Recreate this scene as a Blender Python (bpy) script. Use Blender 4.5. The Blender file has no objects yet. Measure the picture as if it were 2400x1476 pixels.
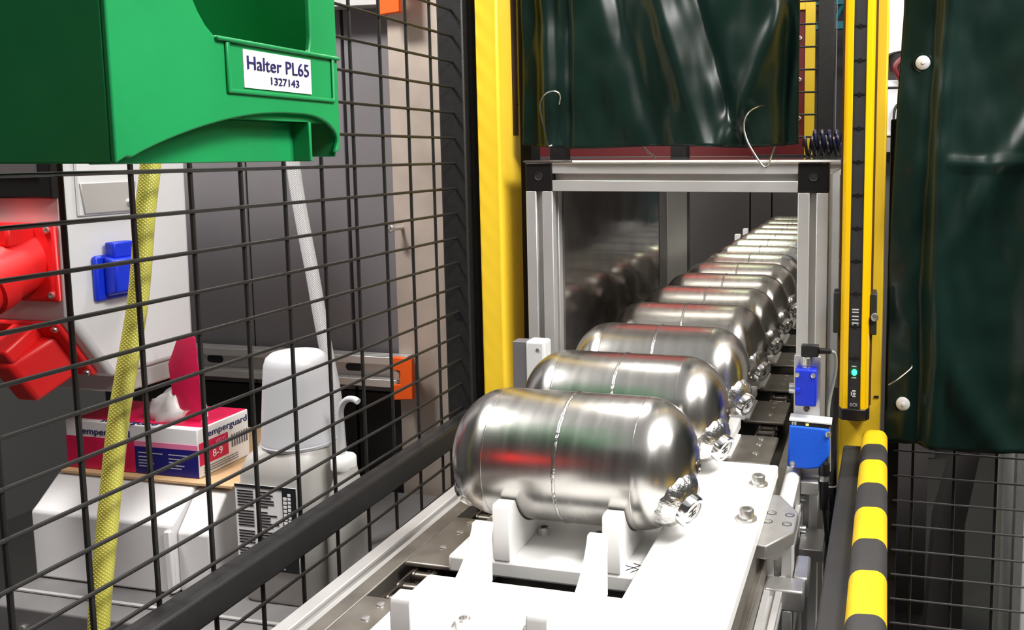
import bpy, bmesh, math, random
from mathutils import Vector, Matrix, noise
random.seed(7)
SC = bpy.context.scene
COL = SC.collection
PI = math.pi

# ------------------------------------------------------------------ camera
cd = bpy.data.cameras.new('camera'); cam = bpy.data.objects.new('camera', cd); COL.objects.link(cam)
cd.sensor_fit = 'HORIZONTAL'; cd.sensor_width = 36.0; cd.lens = 30.258
cd.shift_x = -0.15006; cd.shift_y = -0.0721; cd.clip_start = 0.02; cd.clip_end = 60
right = (0.9744, 0.2247, -0.0040); down = (0.0191, -0.1002, -0.9948); fwd = (-0.2239, 0.9693, -0.1019)
cam.matrix_world = Matrix(((right[0], -down[0], -fwd[0], 0), (right[1], -down[1], -fwd[1], 0),
                           (right[2], -down[2], -fwd[2], 1.4), (0, 0, 0, 1)))
SC.camera = cam
SC.view_settings.view_transform = 'Standard'; SC.view_settings.look = 'None'
SC.view_settings.gamma = 1.0; SC.view_settings.exposure = 0.15; SC.view_settings.use_curve_mapping = False

# ------------------------------------------------------------------ world and lamps
w = bpy.data.worlds.new('hall_ambience'); SC.world = w; w.use_nodes = True
w.node_tree.nodes['Background'].inputs[0].default_value = (1.0, 0.985, 0.97, 1)
w.node_tree.nodes['Background'].inputs[1].default_value = 0.42
def lamp(name, loc, size, power, target, color=(1, 0.98, 0.95)):
    l = bpy.data.lights.new(name, 'AREA'); l.shape = 'RECTANGLE'; l.size, l.size_y = size
    l.energy = power; l.color = color
    o = bpy.data.objects.new(name, l); COL.objects.link(o); o.location = loc
    o.rotation_euler = (Vector(target) - Vector(loc)).to_track_quat('-Z', 'Y').to_euler()
    return o
lamp('ceiling_or_fill_lamp', (-0.55, 1.9, 3.0), (0.6, 0.12), 22, (-0.3, 1.4, 1.0))
lamp('ceiling_or_fill_lamp', (-0.75, 3.5, 3.0), (0.7, 0.1), 16, (-0.3, 2.9, 1.0), (0.88, 1.0, 0.7))
lamp('ceiling_or_fill_lamp', (-1.45, 0.66, 2.7), (0.4, 0.3), 44, (-1.0, 1.3, 0.9))  # added fill for the carton and the panels behind the fence
lamp('ceiling_or_fill_lamp', (0.85, 0.5, 2.7), (0.9, 0.4), 46, (-0.3, 1.0, 1.0))  # added front fill for the posts, set right of the tanks
lamp('ceiling_or_fill_lamp', (1.3, 1.0, 2.6), (0.3, 1.0), 22, (-0.4, 0.6, 1.2))  # added fill from the right, kept off the tank cylinders

# ------------------------------------------------------------------ materials
def lin(c):
    return tuple(((v / 255) / 12.92 if v / 255 <= 0.04045 else ((v / 255 + 0.055) / 1.055) ** 2.4) for v in c)
def mat(name, rgb, rough=0.5, metal=0.0, var=0.0, scale=40, bump=0.0, bscale=200, aniso=None, coat=0.0,
        trans=0.0, emit=None, estr=0.0, spec=0.5, sss=0.0, rvar=0.0, stretch=None, alpha=1.0):
    m = bpy.data.materials.new(name); m.use_nodes = True
    nt = m.node_tree; b = nt.nodes['Principled BSDF']; L = nt.links.new
    c = lin(rgb); b.inputs['Base Color'].default_value = (*c, 1)
    b.inputs['Roughness'].default_value = rough; b.inputs['Metallic'].default_value = metal
    b.inputs['Specular IOR Level'].default_value = spec
    b.inputs['Coat Weight'].default_value = coat; b.inputs['Coat Roughness'].default_value = 0.08
    b.inputs['Transmission Weight'].default_value = trans
    b.inputs['Alpha'].default_value = alpha
    if sss:
        b.inputs['Subsurface Weight'].default_value = sss
        b.inputs['Subsurface Radius'].default_value = (0.01, 0.01, 0.01); b.inputs['Subsurface Scale'].default_value = 1.0
    if emit: b.inputs['Emission Color'].default_value = (*lin(emit), 1); b.inputs['Emission Strength'].default_value = estr
    tc = nt.nodes.new('ShaderNodeTexCoord'); src = tc.outputs['Object']
    if stretch:
        mp = nt.nodes.new('ShaderNodeMapping'); mp.inputs['Scale'].default_value = stretch; L(src, mp.inputs[0]); src = mp.outputs[0]
    if var or rvar:
        n = nt.nodes.new('ShaderNodeTexNoise'); n.inputs['Scale'].default_value = scale; n.inputs['Detail'].default_value = 5
        L(src, n.inputs['Vector'])
        if var:
            r = nt.nodes.new('ShaderNodeValToRGB')
            r.color_ramp.elements[0].position = 0.3; r.color_ramp.elements[1].position = 0.7
            r.color_ramp.elements[0].color = (*[v * (1 - var) for v in c], 1)
            r.color_ramp.elements[1].color = (*[min(1, v * (1 + var * 0.6)) for v in c], 1)
            L(n.outputs['Fac'], r.inputs[0]); L(r.outputs[0], b.inputs['Base Color'])
        if rvar:
            mr = nt.nodes.new('ShaderNodeMapRange'); mr.inputs['To Min'].default_value = max(0.02, rough - rvar)
            mr.inputs['To Max'].default_value = rough + rvar
            L(n.outputs['Fac'], mr.inputs['Value']); L(mr.outputs[0], b.inputs['Roughness'])
    if bump:
        n2 = nt.nodes.new('ShaderNodeTexNoise'); n2.inputs['Scale'].default_value = bscale; n2.inputs['Detail'].default_value = 3
        L(src, n2.inputs['Vector'])
        bp = nt.nodes.new('ShaderNodeBump'); bp.inputs['Strength'].default_value = bump; bp.inputs['Distance'].default_value = 0.002
        L(n2.outputs['Fac'], bp.inputs['Height']); L(bp.outputs[0], b.inputs['Normal'])
    if aniso:
        b.inputs['Anisotropic'].default_value = aniso[0]
        tg = nt.nodes.new('ShaderNodeTangent'); tg.direction_type = 'RADIAL'; tg.axis = aniso[1]
        L(tg.outputs[0], b.inputs['Tangent'])
    return m
M = {}
M['black'] = mat('black_powder_coat', (26, 25, 25), 0.45, var=0.25, scale=90, bump=0.15, bscale=600)
M['wire'] = mat('black_wire_coat', (30, 29, 28), 0.38)
M['rubber'] = mat('black_rubber', (38, 37, 38), 0.6, var=0.15)
M['blackgloss'] = mat('black_plastic', (22, 21, 22), 0.35)
M['yellow'] = mat('yellow_paint', (250, 208, 52), 0.35, var=0.05, scale=8, coat=0.2)
M['yellowcurt'] = mat('yellow_anodised', (252, 200, 5), 0.3, coat=0.2)
M['darkyellow'] = mat('dark_gap_and_shadow', (70, 45, 10), 0.6)  # also colours the painted shadow stripe on the left yellow post
M['foamyellow'] = mat('foam_yellow', (222, 182, 12), 0.6, var=0.08, scale=25)
M['foamblack'] = mat('foam_black', (52, 50, 50), 0.65, var=0.12, scale=25)
M['alu'] = mat('anodised_aluminium', (214, 212, 210), 0.42, metal=0.55, var=0.06, scale=12, rvar=0.06)
M['aluplate'] = mat('machined_aluminium', (198, 196, 193), 0.36, metal=0.75, var=0.08, scale=60, bump=0.05, bscale=300)
M['steel'] = mat('dull_steel', (150, 144, 136), 0.38, metal=0.8, var=0.25, scale=25, rvar=0.1)
M['darksteel'] = mat('oiled_chain_steel', (92, 86, 80), 0.35, metal=0.85, var=0.3, scale=60)
M['screw'] = mat('zinc_screw', (214, 213, 211), 0.3, metal=0.9)
M['wirebright'] = mat('bright_wire', (120, 118, 116), 0.28, metal=0.8)
M['palecable'] = mat('pale_cable_sheath', (150, 154, 140), 0.5)
M['tank'] = mat('brushed_tank_metal', (196, 193, 189), 0.25, metal=1.0, var=0.06, scale=14, rvar=0.07, stretch=(6, 1, 1), bump=0.012, bscale=40, aniso=(0.55, 'X'))
M['weld'] = mat('weld_bead_metal', (208, 207, 205), 0.26, metal=1.0, bump=0.4, bscale=260)
M['nozzle'] = mat('bright_nozzle_metal', (230, 230, 230), 0.16, metal=1.0)
M['hdpe'] = mat('white_polyethylene', (244, 243, 241), 0.38, var=0.015, scale=6, spec=0.4)
M['mark'] = mat('black_ink', (25, 25, 30), 0.6)
M['green'] = mat('green_bin_plastic', (30, 146, 82), 0.34, var=0.16, scale=9, spec=0.45, sss=0.05)
M['paper'] = mat('white_sticker', (245, 245, 246), 0.5)
M['ink'] = mat('blue_black_ink', (38, 30, 92), 0.5)
M['white'] = mat('white_enamel', (214, 213, 214), 0.4, var=0.03, scale=20)
M['lightgrey'] = mat('light_grey_plastic', (222, 222, 222), 0.45, var=0.03)
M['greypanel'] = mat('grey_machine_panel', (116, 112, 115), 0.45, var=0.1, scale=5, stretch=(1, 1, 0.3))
M['darkpanel'] = mat('dark_machine_panel', (82, 78, 78), 0.5, var=0.12, scale=6, stretch=(1, 1, 0.3))
M['blackpanel'] = mat('black_machine_panel', (34, 32, 32), 0.5, var=0.15)  # near-black base colour for panels, backing frames and bed plate
M['stainless'] = mat('mill_finish_sheet', (186, 172, 160), 0.4, metal=0.25, var=0.18, scale=9, rvar=0.12)
M['red'] = mat('red_socket_plastic', (226, 28, 30), 0.4, var=0.06)
M['blue'] = mat('blue_plastic', (16, 50, 205), 0.4)
M['brightblue'] = mat('bright_blue_housing', (12, 92, 226), 0.5, bump=0.25, bscale=500)
M['orange'] = mat('orange_plastic', (252, 96, 20), 0.4)
M['hoseyellow'] = None
M['kraft'] = mat('kraft_cardboard', (214, 176, 132), 0.75, var=0.06)
M['carton'] = mat('white_carton', (224, 222, 222), 0.6, var=0.05, scale=10)
M['pink'] = mat('pink_print', (226, 20, 82), 0.5, var=0.18, scale=30)
M['pinklight'] = mat('light_pink_print', (240, 130, 175), 0.5)
M['navy'] = mat('navy_print', (24, 22, 118), 0.45)
M['glove'] = mat('white_vinyl_glove', (236, 234, 232), 0.35, trans=0.0, sss=0.2)
M['milky'] = mat('milky_translucent_plastic', (222, 222, 226), 0.38, trans=0.35, spec=0.4)
M['milkygrey'] = mat('milky_canister_plastic', (208, 205, 200), 0.4, trans=0.3, spec=0.4)
M['cap'] = mat('white_cap', (240, 239, 236), 0.4)
M['table'] = mat('grey_table_metal', (128, 126, 126), 0.42, metal=0.35, var=0.12, scale=20)
M['curtain'] = mat('dark_green_weld_curtain', (15, 36, 30), 0.33, var=0.3, scale=4, coat=0.06, spec=0.36, rvar=0.08)
M['rivet'] = mat('white_rivet', (226, 224, 222), 0.4)
M['hook'] = mat('galvanised_hook', (196, 194, 190), 0.25, metal=1.0)
M['mirror'] = mat('reflective_side_sheet', (140, 133, 129), 0.1, metal=0.78, var=0.3, scale=14, rvar=0.07)
M['acrylic'] = mat('clear_sheet', (226, 222, 214), 0.04, trans=0.93, spec=0.5)
M['darkred'] = mat('dark_red_panel', (112, 26, 32), 0.45, var=0.1)
M['teal'] = mat('teal_steelwork', (40, 150, 165), 0.5)
M['darknavy'] = mat('dark_blue_cable', (20, 20, 58), 0.35)
M['led'] = mat('green_status_light', (10, 200, 80), 0.4, emit=(40, 255, 120), estr=6.0)
M['amber'] = mat('amber_status_light', (255, 190, 90), 0.4, emit=(255, 190, 90), estr=1.5)
M['floor'] = mat('concrete_floor', (58, 56, 55), 0.6, var=0.15, scale=3)
M['wall'] = mat('hall_wall', (92, 90, 90), 0.7, var=0.08, scale=2)
M['print'] = mat('grey_white_print', (196, 196, 196), 0.5)
M['yellowtag'] = mat('yellow_tag', (235, 225, 60), 0.5)
def braided(name, a, b_, scale=260):
    m = bpy.data.materials.new(name); m.use_nodes = True; nt = m.node_tree; L = nt.links.new
    b = nt.nodes['Principled BSDF']; b.inputs['Roughness'].default_value = 0.3; b.inputs['Coat Weight'].default_value = 0.4
    tc = nt.nodes.new('ShaderNodeTexCoord')
    mp = nt.nodes.new('ShaderNodeMapping'); mp.inputs['Rotation'].default_value = (0.0, 0.0, 0.0)
    L(tc.outputs['UV'], mp.inputs[0])
    wv = []
    for s in (1, -1):
        mm = nt.nodes.new('ShaderNodeMapping'); mm.inputs['Rotation'].default_value = (0, 0, s * 0.9); L(tc.outputs['UV'], mm.inputs[0])
        wt = nt.nodes.new('ShaderNodeTexWave'); wt.inputs['Scale'].default_value = scale / 100; wt.bands_direction = 'X'; L(mm.outputs[0], wt.inputs['Vector']); wv.append(wt)
    mx = nt.nodes.new('ShaderNodeMath'); mx.operation = 'MULTIPLY'; L(wv[0].outputs['Fac'], mx.inputs[0]); L(wv[1].outputs['Fac'], mx.inputs[1])
    r = nt.nodes.new('ShaderNodeValToRGB'); r.color_ramp.elements[0].color = (*lin(a), 1); r.color_ramp.elements[1].color = (*lin(b_), 1)
    r.color_ramp.elements[1].position = 0.6
    L(mx.outputs[0], r.inputs[0]); L(r.outputs[0], b.inputs['Base Color'])
    bp = nt.nodes.new('ShaderNodeBump'); bp.inputs['Strength'].default_value = 0.4; bp.inputs['Distance'].default_value = 0.001
    L(mx.outputs[0], bp.inputs['Height']); L(bp.outputs[0], b.inputs['Normal'])
    return m
M['hoseyellow'] = braided('yellow_braided_hose', (182, 177, 72), (222, 216, 110), 120)
M['hosewhite'] = braided('white_braided_hose', (168, 166, 166), (228, 226, 226), 120)

# ------------------------------------------------------------------ mesh helpers
class MB:
    def __init__(s): s.bm = bmesh.new(); s.uv = None
    def faces(s, vs, quads, mi=0):
        V = [s.bm.verts.new(v) for v in vs]; out = []
        for q in quads:
            try:
                f = s.bm.faces.new([V[i] for i in q]); f.material_index = mi; out.append(f)
            except ValueError: pass
        return out
    def box(s, x0, x1, y0, y1, z0, z1, mi=0, T=None):
        vs = [Vector((x, y, z)) for z in (z0, z1) for y in (y0, y1) for x in (x0, x1)]
        if T: vs = [T @ v for v in vs]
        s.faces(vs, [(0, 2, 3, 1), (4, 5, 7, 6), (0, 1, 5, 4), (2, 6, 7, 3), (0, 4, 6, 2), (1, 3, 7, 5)], mi); return s
    def prism(s, pts, axis, a0, a1, mi=0, T=None):
        def mk(p, a):
            v = {'X': (a, p[0], p[1]), 'Y': (p[0], a, p[1]), 'Z': (p[0], p[1], a)}[axis]
            v = Vector(v); return T @ v if T else v
        n = len(pts)
        vs = [mk(p, a0) for p in pts] + [mk(p, a1) for p in pts]
        s.faces(vs, [tuple(range(n))[::-1], tuple(range(n, 2 * n))] + [(i, (i + 1) % n, n + (i + 1) % n, n + i) for i in range(n)], mi); return s
    def lathe(s, prof, o, d, n=32, mi=0, closed=True):
        o = Vector(o); d = Vector(d).normalized()
        q = Vector((0, 0, 1)).rotation_difference(d)
        X = q @ Vector((1, 0, 0)); Y = q @ Vector((0, 1, 0))
        vs = []; rings = []
        for t, r in prof:
            if r < 1e-7: rings.append([len(vs)]); vs.append(o + d * t)
            else:
                st = len(vs); rings.append(list(range(st, st + n)))
                for i in range(n):
                    a = 2 * PI * i / n; vs.append(o + d * t + (X * math.cos(a) + Y * math.sin(a)) * r)
        qs = []
        for A, B in zip(rings, rings[1:]):
            for i in range(n):
                j = (i + 1) % n
                if len(A) == 1 and len(B) == 1: continue
                if len(A) == 1: qs.append((A[0], B[j], B[i])[::-1])
                elif len(B) == 1: qs.append((A[i], A[j], B[0]))
                else: qs.append((A[i], A[j], B[j], B[i]))
        if closed:
            if len(rings[0]) > 1: qs.append(tuple(rings[0])[::-1])
            if len(rings[-1]) > 1: qs.append(tuple(rings[-1]))
        s.faces(vs, qs, mi); return s
    def cyl(s, p0, p1, r0, r1=None, n=24, mi=0):
        p0 = Vector(p0); p1 = Vector(p1)
        return s.lathe([(0, r0), ((p1 - p0).length, r0 if r1 is None else r1)], p0, p1 - p0, n, mi)
    def tube(s, pts, r, n=10, mi=0, uv=False):
        P = [Vector(p) for p in pts]; R = r if isinstance(r, (list, tuple)) else [r] * len(P)
        t = (P[1] - P[0]).normalized(); nrm = t.orthogonal().normalized(); vs = []; L = 0; Ls = []
        for i, p in enumerate(P):
            tn = (P[min(i + 1, len(P) - 1)] - P[max(i - 1, 0)]).normalized()
            nrm = (nrm - tn * nrm.dot(tn)).normalized(); b = tn.cross(nrm)
            if i: L += (p - P[i - 1]).length
            Ls.append(L)
            for k in range(n):
                a = 2 * PI * k / n; vs.append(p + (nrm * math.cos(a) + b * math.sin(a)) * R[i])
        qs = []; uvs = []
        for i in range(len(P) - 1):
            for k in range(n):
                j = (k + 1) % n; qs.append((i * n + k, i * n + j, (i + 1) * n + j, (i + 1) * n + k))
                c = 2 * PI * R[0]
                uvs.append([(k / n * c * 1e2, Ls[i] * 1e2), ((k + 1) / n * c * 1e2, Ls[i] * 1e2), ((k + 1) / n * c * 1e2, Ls[i + 1] * 1e2), (k / n * c * 1e2, Ls[i + 1] * 1e2)])
        fs = s.faces(vs, qs, mi)
        if uv:
            lay = s.bm.loops.layers.uv.verify()
            for f, u in zip(fs, uvs):
                for lp, c in zip(f.loops, u): lp[lay].uv = c
        s.bm.verts.ensure_lookup_table()
        base = len(s.bm.verts) - len(vs)
        for st, rev in ((base, True), (base + (len(P) - 1) * n, False)):
            ring = [s.bm.verts[st + k] for k in range(n)]
            try:
                f = s.bm.faces.new(ring[::-1] if rev else ring); f.material_index = mi
            except ValueError: pass
        return s
    def torus(s, c, axis, R, r, n=32, m=8, mi=0):
        d = Vector(axis).normalized(); q = Vector((0, 0, 1)).rotation_difference(d); c = Vector(c); vs = []
        for i in range(n):
            a = 2 * PI * i / n; e = q @ Vector((math.cos(a), math.sin(a), 0))
            for k in range(m):
                b = 2 * PI * k / m; vs.append(c + e * (R + r * math.cos(b)) + d * (r * math.sin(b)))
        s.faces(vs, [(i * m + k, ((i + 1) % n) * m + k, ((i + 1) % n) * m + (k + 1) % m, i * m + (k + 1) % m) for i in range(n) for k in range(m)], mi); return s
def wloc(o):
    v = Vector((0, 0, 0))
    while o: v = v + o.location; o = o.parent
    return v
def obj(name, mb, mats, parent=None, bevel=0.0, seg=2, ang=38, label=None, **tags):
    """one mesh object; vertices are given in world coordinates and moved under the parent"""
    if not isinstance(mats, (list, tuple)): mats = [mats]
    off = wloc(parent) if parent else Vector((0, 0, 0))
    bmesh.ops.recalc_face_normals(mb.bm, faces=mb.bm.faces[:])
    if parent: bmesh.ops.translate(mb.bm, verts=mb.bm.verts[:], vec=-off)
    me = bpy.data.meshes.new(name); mb.bm.to_mesh(me); mb.bm.free()
    for m in mats: me.materials.append(m)
    for p in me.polygons: p.use_smooth = True
    me.set_sharp_from_angle(angle=math.radians(ang))
    o = bpy.data.objects.new(name, me); COL.objects.link(o)
    if parent: o.parent = parent
    if bevel:
        b = o.modifiers.new('bevel', 'BEVEL'); b.width = bevel; b.segments = seg; b.limit_method = 'ANGLE'; b.angle_limit = math.radians(ang)
        b.harden_normals = False
    if label: o['label'] = label
    for k, v in tags.items(): o[k] = v
    return o
def thing(name, label, cat, loc=(0, 0, 0), group=None):
    o = bpy.data.objects.new(name, None); o.empty_display_size = 0.02; COL.objects.link(o); o.location = loc
    o['label'] = label; o['category'] = cat
    if group: o['group'] = group
    return o
def single(name, mb, mats, label, cat, group=None, **k):
    o = obj(name, mb, mats, None, **k); o['label'] = label; o['category'] = cat
    if group: o['group'] = group
    # origin at the base of the thing
    vs = o.data.vertices; n = len(vs)
    c = Vector((sum(v.co.x for v in vs) / n, sum(v.co.y for v in vs) / n, min(v.co.z for v in vs)))
    o.data.transform(Matrix.Translation(-c)); o.location = c
    return o
def struct(name, mb, m): return obj(name, mb, m, None, kind='structure')
def dup(o, parent=None):
    c = o.copy(); COL.objects.link(c)
    if parent: c.parent = parent
    for ch in list(o.children): dup(ch, c)
    return c
def text(body, size, org, xd, yd, m, parent, name='lettering', width=None, depth=0.0004, bold=0.0):
    cu = bpy.data.curves.new(name, 'FONT'); cu.body = body; cu.size = size; cu.extrude = depth; cu.offset = bold
    cu.align_x = 'CENTER'; cu.align_y = 'CENTER'; cu.resolution_u = 4
    t = bpy.data.objects.new(name, cu); COL.objects.link(t)
    me = bpy.data.meshes.new_from_object(t.evaluated_get(bpy.context.evaluated_depsgraph_get()))
    bpy.data.objects.remove(t)
    xs = [v.co.x for v in me.vertices]; s = 1.0
    if width and xs: s = width / (max(xs) - min(xs))
    xd = Vector(xd).normalized(); yd = Vector(yd).normalized(); zd = xd.cross(yd)
    R = Matrix((xd, yd, zd)).transposed().to_4x4()
    me.transform(Matrix.Translation(Vector(org)) @ R @ Matrix.Diagonal((s, 1, 1, 1)))
    me.transform(Matrix.Translation(-wloc(parent))); me.materials.clear(); me.materials.append(m)
    o = bpy.data.objects.new(name, me); COL.objects.link(o); o.parent = parent
    return o
def arc(c, r, a0, a1, n, f):
    return [f(c, r, a0 + (a1 - a0) * i / n) for i in range(n + 1)]
def slot_profile(h, g, d, cx=0, cy=0):
    e = g * 1.7
    q = [(-h, -h), (-g, -h), (-g, -h + d * 0.35), (-e, -h + d * 0.45), (-e, -h + d), (e, -h + d), (e, -h + d * 0.45), (g, -h + d * 0.35), (g, -h)]
    out = []
    for k in range(4):
        c, s = [(1, 0), (0, 1), (-1, 0), (0, -1)][k]
        out += [(cx + x * c - y * s, cy + x * s + y * c) for x, y in q]
    return out
def spline(pts, n=8):
    P = [Vector(p) for p in pts]; P = [P[0] * 2 - P[1]] + P + [P[-1] * 2 - P[-2]]; out = []
    for i in range(1, len(P) - 2):
        for k in range(n):
            t = k / n; a, b, c, d = P[i - 1:i + 3]
            out.append(0.5 * ((2 * b) + (c - a) * t + (2 * a - 5 * b + 4 * c - d) * t * t + (3 * b - a - 3 * c + d) * t ** 3))
    out.append(P[-2]); return out
def screw(name, c, d, r, h, parent, m=None, washer=False, label=None):
    d = Vector(d).normalized(); mb = MB()
    mb.lathe([(0, r), (h * 0.88, r), (h, r * 0.86), (h, r * 0.52), (h * 0.45, r * 0.5), (h * 0.45, 0)], c, d, 20)
    s = obj(name, mb, m or M['screw'], parent, label=label)
    if washer:
        wb = MB(); wb.lathe([(0, r * 1.45), (r * 0.3, r * 1.4), (r * 0.35, r * 0.8)], c, d, 24); obj('washer', wb, M['screw'], s)
    return s

# ------------------------------------------------------------------ the hall
struct('floor', MB().box(-3.2, 2.6, -2.2, 7.2, -0.05, 0), M['floor'])
struct('wall_back', MB().box(-3.2, 2.6, 7.2, 7.3, 0, 3.4), M['wall'])
struct('wall_left', MB().box(-3.3, -3.2, -2.2, 7.2, 0, 3.4), M['wall'])
struct('wall_right', MB().box(2.6, 2.7, -2.2, 7.2, 0, 3.4), M['wall'])
struct('wall_front', MB().box(-3.2, 2.6, -2.3, -2.2, 0, 3.4), M['wall'])

# ------------------------------------------------------------------ left safety fence
FX = -0.65; YP = 0.0708; ZP = 0.0404; YV1 = 1.2212; ZW1 = 1.5867  # many positions from here on were back-projected from image pixels, then typed as metres
t = thing('mesh_fence', 'black wire mesh safety fence running along the left of the conveyor', 'fence', (FX, 0.9, 0.0))
mb = MB()
y0, y1 = 0.10, 1.29
for k in range(-9, 21):
    z = ZW1 - ZP * (k - 1); mb.cyl((FX + 0.0035, y0, z), (FX + 0.0035, y1, z), 0.0021, n=8)
for k in range(1, 16):
    y = YV1 - YP * (k - 1); mb.cyl((FX, y, 0.80), (FX, y, 2.0), 0.0024, n=8)
obj('wire_mesh', mb, M['wire'], t)
mb = MB(); mb.box(-0.641, -0.612, 0.10, 1.285, 0.946, 0.978); obj('cross_rail', mb, M['black'], t, bevel=0.003)
mb = MB(); mb.box(-0.668, -0.632, 0.10, 1.285, 0.80, 0.822); obj('bottom_rail', mb, M['black'], t, bevel=0.003)
mb = MB(); mb.box(-0.672, -0.627, 1.285, 1.33, 0.0, 2.0); up = obj('upright', mb, M['black'], t, bevel=0.003)
mb = MB(); mb.cyl((-0.648, 1.286, 1.135), (-0.648, 1.2835, 1.135), 0.006); obj('bolt_hole', mb, M['blackgloss'], up)

# ------------------------------------------------------------------ yellow gate posts
t = thing('gate_post', 'yellow steel post between the mesh fence and the aluminium tunnel', 'post', (-0.585, 1.34, 0))
mb = MB(); mb.box(-0.611, -0.572, 1.295, 1.385, 0, 2.05); p = obj('post_tube', mb, M['yellow'], t, bevel=0.004)
mb = MB(); mb.box(-0.627, -0.611, 1.305, 1.375, 0, 2.05); obj('black_filler_strip', mb, M['black'], t, bevel=0.001)
mb = MB(); mb.box(-0.5725, -0.5712, 1.35, 1.372, 1.43, 2.05); obj('shadow_stripe', mb, M['darkyellow'], p)  # dark stripe standing for shadow on the post's right face
mb = MB(); mb.cyl((-0.5719, 1.36, 1.482), (-0.571, 1.36, 1.482), 0.0018); mb.cyl((-0.5719, 1.372, 1.482), (-0.571, 1.372, 1.482), 0.0018); obj('pin_holes', mb, M['mark'], p)
t = thing('frame_post', 'matt black square post just behind the left yellow post', 'post', (-0.57, 1.42, 0))
mb = MB(); mb.box(-0.60, -0.563, 1.405, 1.45, 0, 2.05); mb.box(-0.563, -0.545, 1.42, 1.44, 1.43, 2.05); obj('post_tube', mb, M['black'], t, bevel=0.002)

t = thing('gate_post', 'yellow steel post behind the light curtain on the right', 'post', (0.0, 1.34, 0))
mb = MB(); mb.box(-0.033, 0.0305, 1.312, 1.375, 0, 2.05); p = obj('post_tube', mb, M['yellow'], t, bevel=0.003)
mb = MB(); mb.box(0.020, 0.027, 1.3105, 1.3125, 1.030, 1.033); obj('pin_hole', mb, M['mark'], p)

# light curtain on the right post
t = thing('light_curtain', 'yellow safety light curtain bar with a black front window and green light', 'sensor', (-0.005, 1.28, 1.0))
mb = MB()
mb.prism([(-0.0305, 1.308), (-0.0305, 1.272), (-0.026, 1.262), (-0.0165, 1.2605), (-0.0165, 1.2645), (0.0045, 1.2645), (0.0045, 1.2605), (0.014, 1.262), (0.0185, 1.272), (0.0185, 1.308)], 'Z', 1.024, 2.05)
h = obj('housing', mb, M['yellowcurt'], t, bevel=0.0012)
mb = MB(); mb.box(-0.0165, 0.0045, 1.2625, 1.266, 1.024, 2.05); fw = obj('front_window', mb, M['rubber'], t)
for k in range(14):
    z = 1.10 + k * 0.0475; mb = MB()
    mb.box(-0.0145, 0.0025, 1.2618, 1.263, z, z + 0.0025); mb.cyl((-0.006, 1.263, z + 0.0012), (-0.006, 1.2615, z + 0.0012), 0.0032, n=14)
    obj('beam_lens', mb, M['blackgloss'], fw)
mb = MB(); mb.prism([(-0.0325, 1.308), (-0.0325, 1.271), (-0.026, 1.2605), (-0.016, 1.2585), (0.004, 1.2585), (0.014, 1.2605), (0.0205, 1.271), (0.0205, 1.308)], 'Z', 1.008, 1.0255); obj('end_cap', mb, M['blackgloss'], t, bevel=0.0015)
mb = MB(); mb.box(0.0187, 0.0225, 1.29, 1.308, 1.024, 2.05); obj('side_gap_strip', mb, M['darkyellow'], t)
mb = MB(); mb.box(-0.0345, -0.0306, 1.28, 1.308, 1.024, 2.05); obj('side_gap_strip', mb, M['darkyellow'], t)
mb = MB(); mb.box(0.0187, 0.0295, 1.268, 1.3118, 1.135, 1.196); br = obj('mounting_bracket', mb, M['rubber'], t, bevel=0.002)
screw('bracket_screw', (0.0258, 1.2678, 1.162), (0, -1, 0), 0.0062, 0.004, br)
mb = MB(); mb.box(-0.043, -0.0306, 1.272, 1.308, 1.135, 1.196); obj('mounting_bracket', mb, M['rubber'], t, bevel=0.002)
mb = MB(); mb.cyl((-0.006, 1.2629, 1.080), (-0.006, 1.2605, 1.080), 0.0045, n=18); obj('status_light', mb, M['led'], t, label='glowing green status light')
mb = MB()
for z in (1.172, 1.168, 1.162, 1.157, 1.152, 1.149): mb.box(-0.0115, -0.0005, 1.2619, 1.2627, z, z + 0.0018)
for z in (1.088, 1.071): mb.box(-0.0105, -0.0025, 1.2619, 1.2627, z, z + 0.0014)
mb.box(-0.011, -0.009, 1.2619, 1.2627, 1.043, 1.053); mb.box(-0.011, -0.003, 1.2619, 1.2627, 1.051, 1.053); mb.box(-0.011, -0.003, 1.2619, 1.2627, 1.043, 1.045); mb.prism([(-0.0085, 1.048), (-0.005, 1.0512), (-0.005, 1.0448)], 'Y', 1.2619, 1.2627); mb.box(-0.005, -0.0025, 1.2619, 1.2627, 1.047, 1.049)
obj('small_print', mb, M['print'], fw)
text('SICK', 0.007, (-0.006, 1.2624, 1.031), (1, 0, 0), (0, 0, 1), M['print'], fw, width=0.013)

t.scale = (0.86, 1, 1); t.location.x = -0.00857
# ------------------------------------------------------------------ hazard striped bumper on the right barrier bar
ANG = math.atan2(0.0135, 0.54)
T = Matrix.Translation((0.0215, 1.27, 0)) @ Matrix.Rotation(-ANG, 4, 'Z')
t = thing('barrier_bar', 'black steel bar with a yellow and black striped foam bumper along its top', 'barrier', (0.01, 1.0, 0.0))
mb = MB(); mb.box(-0.045, 0.018, -0.85, 0.0, 0.925, 0.968, T=T); obj('steel_bar', mb, M['rubber'], t, bevel=0.004)
prof = [(-0.0185, 0.955)] + [(-0.0185 + 0.013 - 0.013 * math.cos(a), 0.979 + 0.014 * math.sin(a)) for a in [PI / 2 * i / 6 for i in range(7)]] + \
       [(0.0185 - 0.013 + 0.013 * math.sin(a), 0.979 + 0.014 * math.cos(a)) for a in [PI / 2 * i / 6 for i in range(7)]] + [(0.0185, 0.955)]
cuts = [0.0, -0.062, -0.126, -0.209, -0.285, -0.369, -0.441, -0.524, -0.60, -0.68, -0.76, -0.85]
mb = MB()
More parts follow.
